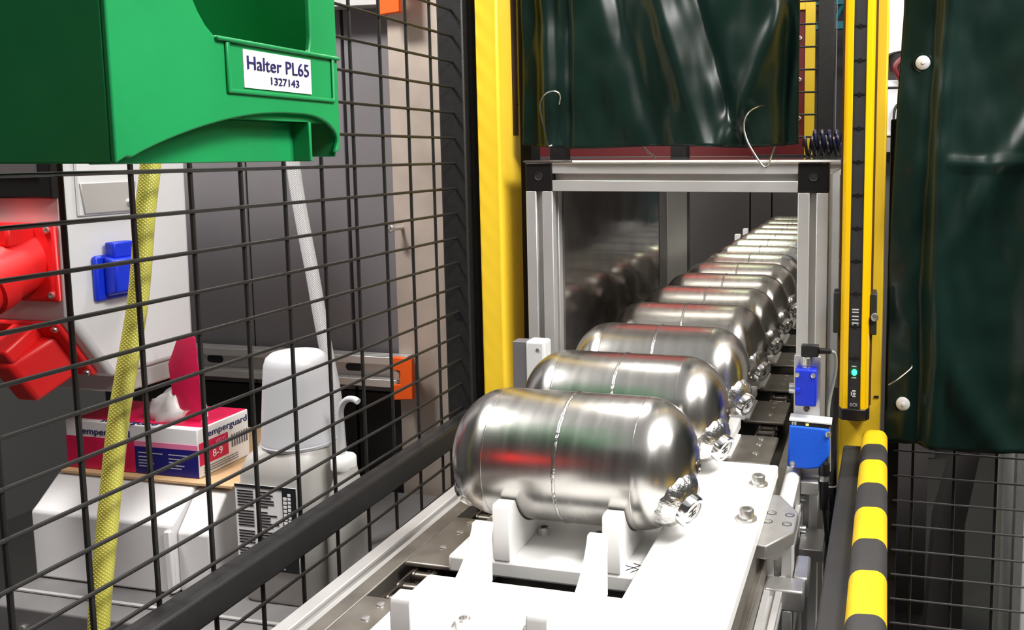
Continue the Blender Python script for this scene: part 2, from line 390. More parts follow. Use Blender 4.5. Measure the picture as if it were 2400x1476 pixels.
for i, (a, b) in enumerate(zip(cuts, cuts[1:])):
    n = len(prof); vs = []
    for y in (a, b): vs += [T @ Vector((x, y + x * 0.12, z)) for x, z in prof]
    q = [(k, k + 1, n + k + 1, n + k) for k in range(n - 1)] + [(n - 1, 0, n, 2 * n - 1)]
    if i == 0: q.append(tuple(range(n)))
    if i == len(cuts) - 2: q.append(tuple(range(n, 2 * n)))
    mb.faces(vs, q, i % 2)
bmesh.ops.remove_doubles(mb.bm, verts=mb.bm.verts[:], dist=1e-5)
obj('foam_bumper', mb, [M['foamyellow'], M['foamblack']], t, ang=50, label='yellow and black striped foam bumper')
mb = MB(); mb.box(-0.04, 0.012, -0.80, -0.76, 0.0, 0.925, T=T); obj('leg', mb, M['black'], t, bevel=0.003)
mb = MB(); mb.box(-0.04, 0.012, -0.04, 0.0, 0.0, 0.925, T=T); obj('leg', mb, M['black'], t, bevel=0.003)

# ------------------------------------------------------------------ welding curtains
def sheet(x0, x1, z0, z1, nx, nz, f):
    mb = MB(); vs = []; qs = []
    for j in range(nz + 1):
        for i in range(nx + 1):
            u, v = i / nx, j / nz; vs.append(f(x0 + (x1 - x0) * u, z0 + (z1 - z0) * v, u, v))
    for j in range(nz):
        for i in range(nx):
            a = j * (nx + 1) + i; qs.append((a, a + 1, a + nx + 2, a + nx + 1))
    mb.faces(vs, qs); return mb
def fold(c, wd, amp):
    return lambda s: amp * math.exp(-((s - c) / wd) ** 2)
def fmid(x, z, u, v):
    h = z - 1.41
    y = 1.345 + 0.007 * math.sin(x * 46 + 0.6 * math.sin(h * 9)) * (0.4 + 0.6 * u)
    y += fold(-0.505 - 0.02 * h, 0.012, -0.014)(x) + fold(-0.47, 0.006, 0.008)(x)
    d = x + 0.30 * h
    y += fold(-0.25, 0.02, -0.018)(d) + fold(-0.19, 0.014, 0.014)(d) + fold(-0.32, 0.02, 0.012)(d)
    y += fold(-0.125 + 0.02 * h, 0.01, 0.012)(x) + fold(-0.22, 0.016, -0.012)(x - 0.45 * h)
    y += 0.012 * noise.noise(Vector((x * 14, h * 7, 2.2))) + 0.004 * noise.noise(Vector((x * 40, h * 16, 5)))
    return Vector((x, y, z - 0.006 * math.sin(u * PI) - 0.003 * math.sin(u * 9)))
t = thing('welding_curtain', 'dark green plastic welding curtain hanging above the aluminium tunnel', 'curtain', (-0.33, 1.35, 1.41))
o = obj('curtain_sheet', sheet(-0.552, -0.101, 1.414, 1.80, 110, 70, fmid), M['curtain'], t, ang=180)
o.modifiers.new('thickness', 'SOLIDIFY').thickness = 0.0022
mb = MB(); mb.box(-0.56, -0.09, 1.325, 1.37, 1.80, 1.83); obj('hanging_rail', mb, M['black'], t, bevel=0.002)
def fright(x, z, u, v):
    h = z - 0.955
    y = 1.305 + 0.006 * math.sin(x * 38 + 1) + fold(0.105 - 0.005 * h, 0.012, -0.012)(x) + fold(0.085, 0.008, 0.006)(x)
    y += fold(0.21, 0.025, -0.012)(x + 0.10 * math.sin(h * 7)) + 0.009 * noise.noise(Vector((x * 12, h * 6, 8.2))) + 0.003 * noise.noise(Vector((x * 40, h * 20, 1)))
    y -= 0.006 * math.exp(-((z - 1.385) / 0.006) ** 2) * (x > 0.11)
    left = 0.0365 + 0.013 * min(1, max(0.0, (h - 0.28) / 0.36)) + 0.0015 * math.sin(h * 11)
    xx = left + (x - 0.038) * (0.34 - left) / (0.34 - 0.038)
    return Vector((xx, y, z + (0.004 * math.sin(u * 12) - 0.006 * u) * (1 - v)))
t = thing('welding_curtain', 'dark green plastic welding curtain with white rivets right of the yellow post', 'curtain', (0.19, 1.31, 0.955))
o = obj('curtain_sheet', sheet(0.038, 0.34, 0.963, 1.90, 80, 130, fright), M['curtain'], t, ang=180)
o.modifiers.new('thickness', 'SOLIDIFY').thickness = 0.0022
mb = MB(); mb.box(0.03, 0.35, 1.29, 1.33, 1.90, 1.93); obj('hanging_rail', mb, M['black'], t, bevel=0.002)
for (x, z) in ((0.078, 1.527), (0.062, 1.027)):
    yy = fright(x, z, 0, 0.5).y - 0.001
    mb = MB(); mb.lathe([(0, 0.0105), (0.003, 0.0100), (0.0045, 0.0075), (0.005, 0.0030), (0.0062, 0.0024), (0.0065, 0)], (x, yy, z), (0, -1, 0), 24)
    rv = obj('rivet', mb, M['rivet'], t, label='round white plastic rivet')
    mb = MB(); mb.torus((x, yy + 0.0003, z), (0, 1, 0), 0.013, 0.0012); obj('rivet_ring', mb, M['curtain'], rv)
# wire hooks
def hook(pts, label, r=0.0013):
    single('wire_hook', MB().tube(spline(pts, 8), r, 8), M['hook'], label, 'hook', group=None)
hook([(-0.478, 1.318, 1.478), (-0.475, 1.314, 1.492), (-0.482, 1.308, 1.498), (-0.494, 1.304, 1.495), (-0.503, 1.302, 1.482), (-0.504, 1.302, 1.468), (-0.500, 1.306, 1.44), (-0.496, 1.312, 1.414), (-0.492, 1.318, 1.413)], 'bent wire hook at the left lower edge of the curtain above the tunnel')
hook([(-0.150, 1.322, 1.470), (-0.158, 1.300, 1.468), (-0.170, 1.280, 1.458), (-0.175, 1.272, 1.440), (-0.170, 1.270, 1.418), (-0.157, 1.270, 1.395), (-0.146, 1.272, 1.380), (-0.139, 1.275, 1.381), (-0.136, 1.285, 1.393), (-0.133, 1.31, 1.409)], 'bent wire hook at the right lower corner of the curtain above the tunnel')
hook([(0.040, 1.268, 1.062), (0.052, 1.272, 1.070), (0.070, 1.285, 1.083), (0.073, 1.29, 1.087)], 'straight wire pin sticking out beside the lower rivet of the right curtain', 0.0014)
hook([(-0.378, 1.42, 1.425), (-0.362, 1.42, 1.405), (-0.345, 1.42, 1.3915)], 'short slanting wire end above the tunnel roof, under the curtain', 0.0016)

# ------------------------------------------------------------------ aluminium tunnel
t = thing('conveyor_tunnel', 'aluminium profile tunnel frame with black corner blocks over the conveyor', 'frame', (-0.29, 1.6, 0.0))
H = 0.0225
XL, XR, YF, YB = -0.5085, -0.0745, 1.3225, 2.33
for (x, y) in ((XL, YF), (XR, YF), (XL, YB), (XR + 0.046, YB)):
    mb = MB(); mb.prism(slot_profile(H, 0.0052, 0.014, x, y), 'Z', 0.9378 if x == XL else 0.0, 1.34 if y == YF else 1.384); obj('post', mb, M['alu'], t, bevel=0.0008, seg=1)
def along_x(x0, x1, y, z):
    mb = MB(); mb.prism(slot_profile(H, 0.0052, 0.014, y, z), 'X', x0, x1); return mb
obj('cross_beam', along_x(XL + H, XR - H, YF, 1.3625), M['alu'], t, bevel=0.0008, seg=1)
obj('cross_beam', along_x(XL + H, XR + 0.046 - H, YB, 1.3625), M['alu'], t, bevel=0.0008, seg=1)
for x in (XL, XR):
    mb = MB(); mb.box(x - 0.0228, x + 0.0228, YF - 0.0228, YF + 0.0228, 1.3395, 1.3852); c = obj('corner_block', mb, M['blackgloss'], t, bevel=0.002)
    mb = MB(); mb.lathe([(0.0002, 0.0066), (0.0012, 0.0062), (0.0002, 0.005)], (x, YF - 0.0228, 1.3635), (0, -1, 0), 20); obj('hole_rim', mb, M['rubber'], c)
    mb = MB(); mb.cyl((x, YF - 0.0226, 1.3635), (x, YF - 0.0233, 1.3635), 0.005, n=20); obj('screw_hole', mb, M['mark'], c)
mb = MB(); mb.prism([(1.296, 1.3856), (1.32, 1.3862), (2.36, 1.3862), (2.36, 1.3892), (1.32, 1.3892), (1.296, 1.3886)], 'X', -0.533, -0.036); obj('roof_sheet', mb, M['acrylic'], t, bevel=0.0006)
mb = MB(); mb.box(-0.45, -0.036, 1.2948, 1.2958, 1.3858, 1.3890); obj('edge_glow_strip', mb, M['cap'], t, label='white strip standing for the glow along the front edge of the roof sheet')  # white colour stands in for light glowing at the clear sheet's edge
mb = MB(); mb.box(-0.487, -0.483, YF + H, 2.02, 0.94, 1.36); obj('left_side_sheet', mb, M['mirror'], t, label='reflective sheet closing the left side')
mb = MB(); mb.box(-0.490, -0.482, 2.02, 2.10, 0.94, 1.345); obj('cover_strip', mb, M['greypanel'], t)
mb = MB(); mb.box(-0.488, -0.4805, 2.10, 2.345, 0.94, 1.345); obj('cover_plate', mb, M['alu'], t, bevel=0.001)
mb = MB(); mb.box(-0.060, -0.057, YF + H, YB - 0.03, 0.93, 1.36); obj('right_side_sheet', mb, M['acrylic'], t, label='clear sheet closing the right side')

# white box sensor on the left tunnel post
t = thing('reflector_box', 'white rectangular plastic box standing by the left tunnel post', 'sensor', (-0.49, 1.21, 1.03))
mb = MB(); mb.box(-0.494, -0.4635, 1.195, 1.225, 1.0, 1.119); bd = obj('housing', mb, M['lightgrey'], t, bevel=0.004, seg=3)
mb = MB(); mb.box(-0.516, -0.494, 1.198, 1.222, 1.0, 1.117); obj('back_plate', mb, M['greypanel'], t, bevel=0.001)
screw('corner_screw', (-0.4745, 1.195, 1.106), (0, -1, 0), 0.0028, 0.001, bd)
mb = MB(); mb.box(-0.51, -0.47, 1.2, 1.22, 0.90, 1.0); obj('bracket', mb, M['aluplate'], t, bevel=0.001)

# ------------------------------------------------------------------ conveyor (turned 0.8 degrees)
A = math.radians(0.8)
def cv(xl, yl): return (-0.305 + xl * math.cos(A) + yl * math.sin(A), 0.875 - xl * math.sin(A) + yl * math.cos(A))
TC = Matrix.Translation((-0.305, 0.875, 0)) @ Matrix.Rotation(-A, 4, 'Z')
def conv(o, yl=0.0, xl=0.0, z=0.0):
    x, y = cv(xl, yl); o.location = (x, y, z); o.rotation_euler = (0, 0, -A)
PITCH = 0.193; NT = 15

# frame of the conveyor
t = thing('chain_conveyor', 'grey metal conveyor frame with side rails under the row of tanks', 'conveyor', (0, 0, 0))
for z in (0.915, 0.80):
    mb = MB(); mb.prism(slot_profile(0.0225, 0.0052, 0.013, -0.2285, z), 'Y', -0.62, 2.83); obj('side_rail', mb, M['alu'], t, bevel=0.0008, seg=1)
    mb = MB(); mb.prism(slot_profile(0.010, 0.003, 0.006, 0.2155, z), 'Y', -0.62, 0.40); obj('side_rail', mb, M['alu'], t, bevel=0.0006, seg=1)
for s in (-1, 1):
    mb = MB(); mb.box(s * 0.186, s * 0.205, -0.62, 2.83, 0.80, 0.948); obj('chain_guide', mb, M['steel'], t, bevel=0.0012)
    mb = MB(); mb.box(s * 0.12 if s > 0 else -0.186, 0.186 if s > 0 else -0.12, -0.62, 2.83, 0.915, 0.928); obj('chain_track', mb, M['darksteel'], t)
mb = MB(); mb.box(-0.125, 0.125, -0.62, 2.83, 0.87, 0.885); obj('bed_plate', mb, M['blackpanel'], t)
for y in (-0.5, 0.35, 1.4, 2.6):
    for s in (-1, 1):
        mb = MB(); mb.box(s * 0.175 - 0.02, s * 0.175 + 0.02, y - 0.02, y + 0.02, 0.0, 0.80); obj('leg', mb, M['alu'], t, bevel=0.001)
conv(t)

# roller chains
def chain(label, s):
    t = thing('roller_chain', label, 'chain', (0, 0, 0), group=None)
    for k in range(46):
        y = -0.40 + k * 0.0254
        mb = MB()
        mb.cyl((-0.010, y, 0.944), (0.010, y, 0.944), 0.0062, n=16)
        ox = 0.0095 if k % 2 else 0.0125
        for sx in (-1, 1):
            pts = [(y + 0.0127 * c + (0.0127 if c > 0 else 0.0127) + 0.0072 * math.cos(a), 0.944 + 0.0072 * math.sin(a)) for c, a0 in ((1, -PI / 2), (-1, PI / 2)) for a in [a0 + PI * i / 8 for i in range(9)]]
            mb.prism(pts, 'X', sx * ox, sx * (ox + 0.0025))
        mb.cyl((-0.017, y, 0.944), (0.017, y, 0.944), 0.003, n=10)
        obj('chain_link', mb, M['darksteel'], t, bevel=0.0)
    conv(t, 0.0, s * 0.150)
chain('dark steel roller chain on the left, next to the mesh fence', -1)
chain('dark steel roller chain on the right, next to the blue sensors', 1)

# slat carrier
def make_slat():
    t = thing('slat_carrier', '', 'carrier', (0, 0, 0), group='white slat carriers on the chain conveyor')
    mb = MB(); mb.box(-0.114, 0.114, -0.0765, 0.0765, 0.0, 0.0185); obj('base', mb, M['hdpe'], t, bevel=0.003)
    for x in (-0.053, 0.066):
        R = 0.0712; zc = 0.1061
        pts = [(-0.0765, 0.0185), (-0.0765, 0.075), (-0.074, 0.0785)]
        a0 = math.asin((zc - 0.0785) / R)
        pts += [(0.0062 + R * -math.cos(a), zc - R * math.sin(a)) for a in [a0 + (PI - 2 * a0) * i / 22 for i in range(23)]]
        pts += [(0.0790, 0.0785), (0.0815, 0.076), (0.0765, 0.060), (0.0765, 0.0185)]
        pts = [(p[0], p[1]) for p in pts]
        mb = MB(); mb.prism(pts, 'X', x - 0.0095, x + 0.0095); obj('saddle', mb, M['hdpe'], t, bevel=0.0012)
    for x in (-0.034, 0.030): screw('cap_screw', (x, -0.006, 0.0185), (0, 0, 1), 0.0068, 0.0085, t)
    for s in (-1, 1):
        mb = MB(); mb.box(min(s * 0.108, s * 0.176), max(s * 0.108, s * 0.176), -0.060, 0.060, -0.009, -0.0035)
        pl = obj('chain_plate', mb, M['steel'], t, bevel=0.002, label='grey steel plate joining slat and chain')
        for y in (-0.02, 0.02, 0.046):
            mb = MB(); mb.lathe([(0, 0.0045), (0.0014, 0.004), (0.0018, 0)], (s * 0.15, y, -0.0035), (0, 0, 1), 14); obj('rivet', mb, M['screw'], pl)
        mb = MB(); mb.box(min(s * 0.106, s * 0.118), max(s * 0.106, s * 0.118), -0.05, 0.05, -0.0035, 0.0); obj('spacer', mb, M['hdpe'], t)
    return t
# tank
def make_tank():
    t = thing('metal_tank', '', 'tank', (0, 0, 0), group='brushed metal tanks in a row on the conveyor')
    R = 0.07; hc = 0.081; cap = 0.057; zc = 0.07
    prof = [(-hc - cap, 0)]
    for i in range(1, 17):
        a = PI / 2 * i / 16; prof.append((-hc - cap * math.cos(a), R * math.sin(a) ** 0.93))
    for x in (-0.05, -0.02, -0.006, 0.006, 0.02, 0.05): prof.append((x, R))
    for i in range(16, 0, -1):
        a = PI / 2 * i / 16; prof.append((hc + cap * math.cos(a), R * math.sin(a) ** 0.93))
    prof.append((hc + cap, 0))
    mb = MB(); mb.lathe(prof, (0, 0, zc), (1, 0, 0), 72); obj('shell', mb, M['tank'], t, ang=180)
    mb = MB(); n = 96; vs = []; m = 6
    for i in range(n):
        a = 2 * PI * i / n; rr = R - 0.0004
        for k in range(m + 1):
            b = PI * k / m; rip = 0.00025 * math.sin(i * 3.1)
            vs.append((-0.0022 * math.cos(b) + 0.0003 * math.sin(i * 1.7), (rr + (0.0014 + rip) * math.sin(b)) * math.cos(a), zc + (rr + (0.0014 + rip) * math.sin(b)) * math.sin(a)))
    mb.faces(vs, [(i * (m + 1) + k, ((i + 1) % n) * (m + 1) + k, ((i + 1) % n) * (m + 1) + k + 1, i * (m + 1) + k + 1) for i in range(n) for k in range(m)])
    obj('weld_seam', mb, M['weld'], t)
    for s in (-1, 1):
        for x in (s * 0.081,):
            mb = MB(); mb.lathe([(-0.0012, R - 0.0003), (-0.0006, R + 0.0003), (0.0006, R + 0.0003), (0.0012, R - 0.0003)], (x, 0, zc), (1, 0, 0), 72, closed=False); obj('shoulder_line', mb, M['tank'], t)
    def nozzle(root, d, big):
        d = Vector(d).normalized(); root = Vector(root) + Vector((0, 0, zc))
        n = 40; q = Vector((0, 0, 1)).rotation_difference(d); vs = []
        rings = [(-0.016, 0.0330), (-0.004, 0.0305), (0.003, 0.0265), (0.007, 0.0215), (0.0095, 0.0175)]
        for j, (h, r) in enumerate(rings):
            for i in range(n):
                a = 2 * PI * i / n; rp = r + (0.0011 * math.sin(i * 2 * PI / 40 * 13) if 0 < j < 4 else 0)
                vs.append(root + q @ Vector((rp * math.cos(a), rp * math.sin(a), h)))
        mb = MB(); mb.faces(vs, [(j * n + i, j * n + (i + 1) % n, (j + 1) * n + (i + 1) % n, (j + 1) * n + i) for j in range(4) for i in range(n)])
        bead = obj('weld_bead', mb, M['weld'], t, ang=60)
        L = 0.019 if big else 0.014
        mb = MB(); mb.lathe([(-0.006, 0.0178), (L - 0.002, 0.0172), (L, 0.0158), (L, 0.0122), (L - 0.008, 0.0120), (L - 0.008, 0.0)], root, d, 32); nz = obj('threaded_neck', mb, M['nozzle'], t)
        if big:
            mb = MB(); mb.lathe([(L - 0.007, 0.0), (L - 0.007, 0.0119), (L - 0.0015, 0.0117), (L - 0.0015, 0.0)], root, d, 24); obj('sealing_plug', mb, M['rivet'], nz, label='white plug with black print')
            mb = MB(); q2 = q.to_matrix().to_4x4(); TT = Matrix.Translation(root + d * (L - 0.0015)) @ q2
            for (a, b, c_, e) in ((-0.006, -0.004, -0.005, 0.006), (0.0, 0.0018, -0.006, 0.005), (-0.006, 0.006, -0.001, 0.0008), (0.004, 0.0058, -0.003, 0.005)):
                mb.box(a, b, c_, e, 0, 0.0003, T=TT)
            obj('plug_print', mb, M['mark'], nz)
    nozzle((0.1255, -0.0325, -0.028), (0.84, -0.40, -0.36), True)
    nozzle((-0.122, -0.005, -0.044), (-0.72, -0.10, -0.62), False)
    mb = MB(); mb.lathe([(-0.003, 0.008), (0.0012, 0.0078), (0.0016, 0.006), (-0.0005, 0.005), (-0.0005, 0)], (hc + cap, 0, zc), (1, 0, 0), 24); obj('end_port', mb, M['darksteel'], t, label='small dark port at the tip of the cap')
    return t
ordn = ['first', 'second', 'third', 'fourth', 'fifth', 'sixth', 'seventh', 'eighth', 'ninth', 'tenth', 'eleventh', 'twelfth', 'thirteenth', 'fourteenth', 'fifteenth']
slat0 = make_slat(); tank0 = make_tank()
for i in range(-1, NT):
    s = slat0 if i == -1 else dup(slat0)
    conv(s, -0.0065 + PITCH * i, 0.0, 0.9615)
    s['label'] = 'empty white slat carrier nearest the camera, in front of all tanks' if i == -1 else 'white slat carrier with saddles under the %s metal tank from the camera' % ordn[i]
    if i == 0: pen = s
    if i >= 0:
        k = tank0 if i == 0 else dup(tank0)
        conv(k, PITCH * i, 0.0, 0.9976)
        k['label'] = ('brushed metal tank nearest the camera, shown whole in front of the row' if i == 0 else
                      'farthest brushed metal tank visible at the end of the row' if i == NT - 1 else '%s brushed metal tank counted from the camera along the row' % ordn[i])
# pen scribble on the slat of the nearest tank
mb = MB()
for (a, b, c, d) in ((0.078, -0.066, 0.092, -0.050), (0.084, -0.069, 0.097, -0.052), (0.075, -0.056, 0.088, -0.060), (0.082, -0.050, 0.096, -0.054)):
    mb.tube([(a, b, 0.0187), (c, d, 0.0187)], 0.0005, 6)
loc = pen.location.copy(); rot = pen.rotation_euler.copy(); pen.location = (0, 0, 0); pen.rotation_euler = (0, 0, 0)
obj('pen_mark', mb, M['mark'], pen, label='black pen scribble')
pen.location = loc; pen.rotation_euler = rot

for x0, x1, z1, lab in ((-0.503, -0.480, 1.075, 'small white upright block at the far end of the row, left one'), (-0.470, -0.450, 1.098, 'small white upright block at the far end of the row, right one')):
    z0 = 0.9378 if z1 < 1.09 else 0.9482
    single('guide_block', MB().box(x0, x1, 3.40, 3.43, z0, z1), M['hdpe'], lab, 'block', bevel=0.002)

# white plastic guide plate along the right
t = thing('guide_plate', 'long white plastic plate with two cap screws beside the nearest tank', 'plate', (0, 0, 0))
mb = MB(); mb.box(0.100, 0.201, -0.45, 0.204, 0.9835, 1.0005); pl = obj('plate', mb, M['hdpe'], t, bevel=0.0025)
for (x, y) in ((0.185, 0.132), (0.1855, 0.031)): screw('cap_screw', (x, y, 1.0005), (0, 0, 1), 0.0082, 0.0125, t, washer=True)
mb = MB(); mb.box(0.188, 0.199, -0.40, 0.20, 0.940, 0.9835); obj('support_strip', mb, M['steel'], t)
conv(t)
single('guide_rod', MB().cyl(TC @ Vector((0.213, 0.05, 0.958)), TC @ Vector((0.213, 0.33, 0.962)), 0.010, n=20), M['hdpe'], 'white round plastic rod behind the octagonal bracket, right of the guide plate', 'rod')

# octagonal bracket on its profile post
t = thing('bracket_stand', 'aluminium bracket plate with cut corners on a slotted post', 'bracket', (-0.08, 0.95, 0.0))
mb = MB(); mb.prism([(-0.116, 0.884), (-0.095, 0.880), (-0.069, 0.922), (-0.068, 0.975), (-0.093, 1.022), (-0.116, 1.022)], 'Z', 0.9675, 0.983); pl = obj('top_plate', mb, M['aluplate'], t, bevel=0.0015)
for (x, y) in ((-0.098, 0.967), (-0.077, 0.965), (-0.100, 0.943), (-0.078, 0.940)):
    mb = MB(); mb.lathe([(0.0003, 0.0055), (0.0003, 0.0048), (-0.002, 0.0045), (-0.002, 0.003), (0.0005, 0.0024), (0.0008, 0)], (x, y, 0.983), (0, 0, 1), 20); obj('sunk_screw', mb, M['screw'], pl)
mb = MB(); mb.prism(slot_profile(0.0165, 0.004, 0.010, -0.0875, 0.948), 'Z', 0.0, 0.9675); obj('post', mb, M['alu'], t, bevel=0.0006, seg=1)
mb = MB(); mb.box(-0.0985, -0.056, 0.897, 0.9285, 0.903, 0.927); cl = obj('clamp', mb, M['aluplate'], t, bevel=0.0025)
mb = MB(); mb.box(-0.0695, -0.053, 0.9285, 0.985, 0.903, 0.927); obj('clamp', mb, M['aluplate'], t, bevel=0.0025)
mb = MB(); mb.box(-0.1155, -0.0995, 0.900, 0.9285, 0.70, 0.927); obj('clamp_side_bar', mb, M['aluplate'], t, bevel=0.0015)
screw('clamp_screw', (-0.0995, 0.915, 0.880), (1, 0, 0), 0.0055, 0.009, cl)
mb = MB(); mb.prism(slot_profile(0.0145, 0.004, 0.010, -0.083, 0.912), 'Z', 0.3, 0.903); obj('lower_post', mb, M['alu'], t, bevel=0.0006, seg=1)

# sensor stand with its two sensors
t = thing('sensor_stand', 'slotted aluminium stand behind the bracket plate, carrying two blue sensors', 'stand', (-0.07, 1.18, 0.0))
mb = MB(); mb.prism(slot_profile(0.0165, 0.004, 0.010, -0.0715, 1.185), 'Z', 0.0, 1.0); obj('post', mb, M['alu'], t, bevel=0.0006, seg=1)
mb = MB(); mb.box(-0.089, -0.053, 1.160, 1.168, 0.955, 1.125); obj('mounting_plate', mb, M['aluplate'], t, bevel=0.001)
mb = MB(); mb.box(-0.0765, -0.053, 1.135, 1.160, 0.940, 0.958); cl = obj('clamp', mb, M['aluplate'], t, bevel=0.0015)
mb = MB(); mb.box(-0.0765, -0.043, 1.10, 1.168, 0.863, 0.880); cl2 = obj('clamp', mb, M['aluplate'], t, bevel=0.0015)
mb = MB(); mb.box(-0.0905, -0.077, 1.135, 1.168, 0.70, 0.965); obj('clamp_side_bar', mb, M['aluplate'], t, bevel=0.0015)
for z in (0.930, 0.885): screw('clamp_screw', (-0.077, 1.15, z), (1, 0, 0), 0.005, 0.008, cl)
screw('plate_screw', (-0.0715, 1.160, 1.052), (0, -1, 0), 0.0042, 0.003, t, M['darksteel'])

t = thing('photoelectric_sensor', 'dark blue upper sensor with black angled plug and steel side lens', 'sensor', (-0.07, 1.148, 1.06))
mb = MB(); mb.box(-0.0855, -0.0575, 1.135, 1.1598, 1.062, 1.112); hs = obj('housing', mb, M['blue'], t, bevel=0.002)
for x in (-0.0825, -0.0615): screw('housing_screw', (x, 1.135, 1.105), (0, -1, 0), 0.0032, 0.002, hs)
mb = MB(); mb.cyl((-0.0857, 1.147, 1.083), (-0.094, 1.147, 1.083), 0.0072); obj('lens_barrel', mb, M['screw'], t)
mb = MB(); mb.cyl((-0.0855, 1.141, 1.083), (-0.079, 1.141, 1.083), 0.0075); obj('lens_socket', mb, M['blue'], hs)
mb = MB(); mb.cyl((-0.0715, 1.147, 1.112), (-0.0715, 1.147, 1.116), 0.0062); mb.cyl((-0.0715, 1.147, 1.116), (-0.0715, 1.147, 1.1275), 0.0076); obj('union_nut', mb, M['screw'], t, bevel=0.0006)
mb = MB(); mb.box(-0.0785, -0.0555, 1.1405, 1.1535, 1.1285, 1.144); mb.cyl((-0.0555, 1.147, 1.136), (-0.039, 1.147, 1.136), 0.0045, 0.0036); obj('angled_plug', mb, M['blackgloss'], t, bevel=0.0015)
single('sensor_cable', MB().tube(spline([(-0.0395, 1.147, 1.136), (-0.034, 1.152, 1.131), (-0.033, 1.158, 1.11), (-0.037, 1.162, 1.085), (-0.041, 1.163, 1.062), (-0.042, 1.163, 1.04), (-0.0405, 1.172, 1.0), (-0.040, 1.178, 0.96)], 6), 0.0022, 10), M['palecable'], 'thin pale cable dropping from the black angled plug', 'cable')

t = thing('photoelectric_sensor', 'bright blue lower sensor with a cut corner and amber display light', 'sensor', (-0.065, 1.148, 0.98))
mb = MB(); mb.prism([(-0.0945, 0.979), (-0.092, 1.0365), (-0.040, 1.0345), (-0.0385, 0.998), (-0.0515, 0.980), (-0.068, 0.977)], 'Y', 1.130, 1.1598); hs = obj('housing', mb, M['brightblue'], t, bevel=0.0025, seg=3)
mb = MB(); mb.prism([(-0.0915, 1.0367), (-0.091, 1.0425), (-0.0375, 1.0405), (-0.040, 1.0347)], 'Y', 1.1325, 1.1598); dp = obj('display_strip', mb, M['blackgloss'], t)
mb = MB(); mb.prism([(-0.0925, 1.0425), (-0.0925, 1.0442), (-0.0365, 1.0420), (-0.0365, 1.0403)], 'Y', 1.1315, 1.1598); obj('top_cover', mb, M['lightgrey'], t)
mb = MB(); mb.box(-0.0705, -0.0665, 1.1318, 1.1326, 1.0368, 1.0398); obj('indicator_light', mb, M['amber'], dp)
mb = MB(); mb.box(-0.089, -0.087, 1.1318, 1.1326, 1.0372, 1.041); mb.box(-0.0855, -0.083, 1.1318, 1.1326, 1.0372, 1.041); mb.box(-0.089, -0.084, 1.1318, 1.1326, 1.039, 1.0397); obj('display_print', mb, M['print'], dp)
screw('housing_screw', (-0.0405, 1.130, 1.028), (0, -1, 0), 0.0038, 0.003, hs); screw('housing_screw', (-0.0875, 1.130, 0.984), (0, -1, 0), 0.0038, 0.003, hs)
mb = MB(); mb.cyl((-0.046, 1.146, 0.982), (-0.046, 1.146, 0.966), 0.0075); mb.cyl((-0.046, 1.146, 0.966), (-0.046, 1.146, 0.958), 0.0068, mi=1); mb.cyl((-0.046, 1.146, 0.958), (-0.0455, 1.146, 0.918), 0.0066, 0.0055); obj('cable_plug', mb, [M['blackgloss'], M['screw']], t)
single('sensor_cable', MB().tube(spline([(-0.0455, 1.146, 0.920), (-0.043, 1.144, 0.895), (-0.038, 1.140, 0.86), (-0.034, 1.135, 0.80), (-0.036, 1.13, 0.70), (-0.036, 1.13, 0.5)], 6), 0.0025, 10), M['rubber'], 'thin dark cable hanging below the plug of the bright blue sensor', 'cable')
t = thing('light_curtain_cable', 'thick black cable with metal ringed plugs hanging left of the right yellow post', 'cable', (-0.036, 1.22, 0.0))
mb = MB(); mb.tube(spline([(-0.0355, 1.250, 1.06), (-0.036, 1.246, 1.02), (-0.037, 1.238, 0.96), (-0.036, 1.222, 0.91), (-0.0345, 1.215, 0.875)], 6), 0.0052, 12); obj('upper_cable', mb, M['blackgloss'], t)
mb = MB(); mb.cyl((-0.0342, 1.213, 0.885), (-0.0338, 1.210, 0.848), 0.0068, 0.0075); mb.cyl((-0.0338, 1.210, 0.848), (-0.0338, 1.210, 0.830), 0.0085, mi=1); mb.cyl((-0.0338, 1.210, 0.830), (-0.0338, 1.208, 0.775), 0.0082, 0.0068); mb.torus((-0.0338, 1.210, 0.839), (0, 0, 1), 0.0085, 0.0012, mi=1); obj('cable_coupling', mb, [M['blackgloss'], M['screw']], t)
mb = MB(); mb.tube(spline([(-0.0338, 1.208, 0.775), (-0.036, 1.204, 0.72), (-0.037, 1.20, 0.64), (-0.034, 1.20, 0.4)], 6), 0.0045, 12); obj('lower_cable', mb, M['blackgloss'], t)
mb = MB(); mb.torus((-0.0385, 1.225, 0.921), (0, 0, 1), 0.0075, 0.0012); obj('cable_tie', mb, M['cap'], t, label='white cable tie')
mb = MB(); mb.box(-0.045, -0.042, 1.196, 1.203, 0.705, 0.755); mb.box(-0.032, -0.029, 1.196, 1.203, 0.70, 0.755); obj('cable_clip', mb, M['print'], t, label='pale cable clip')

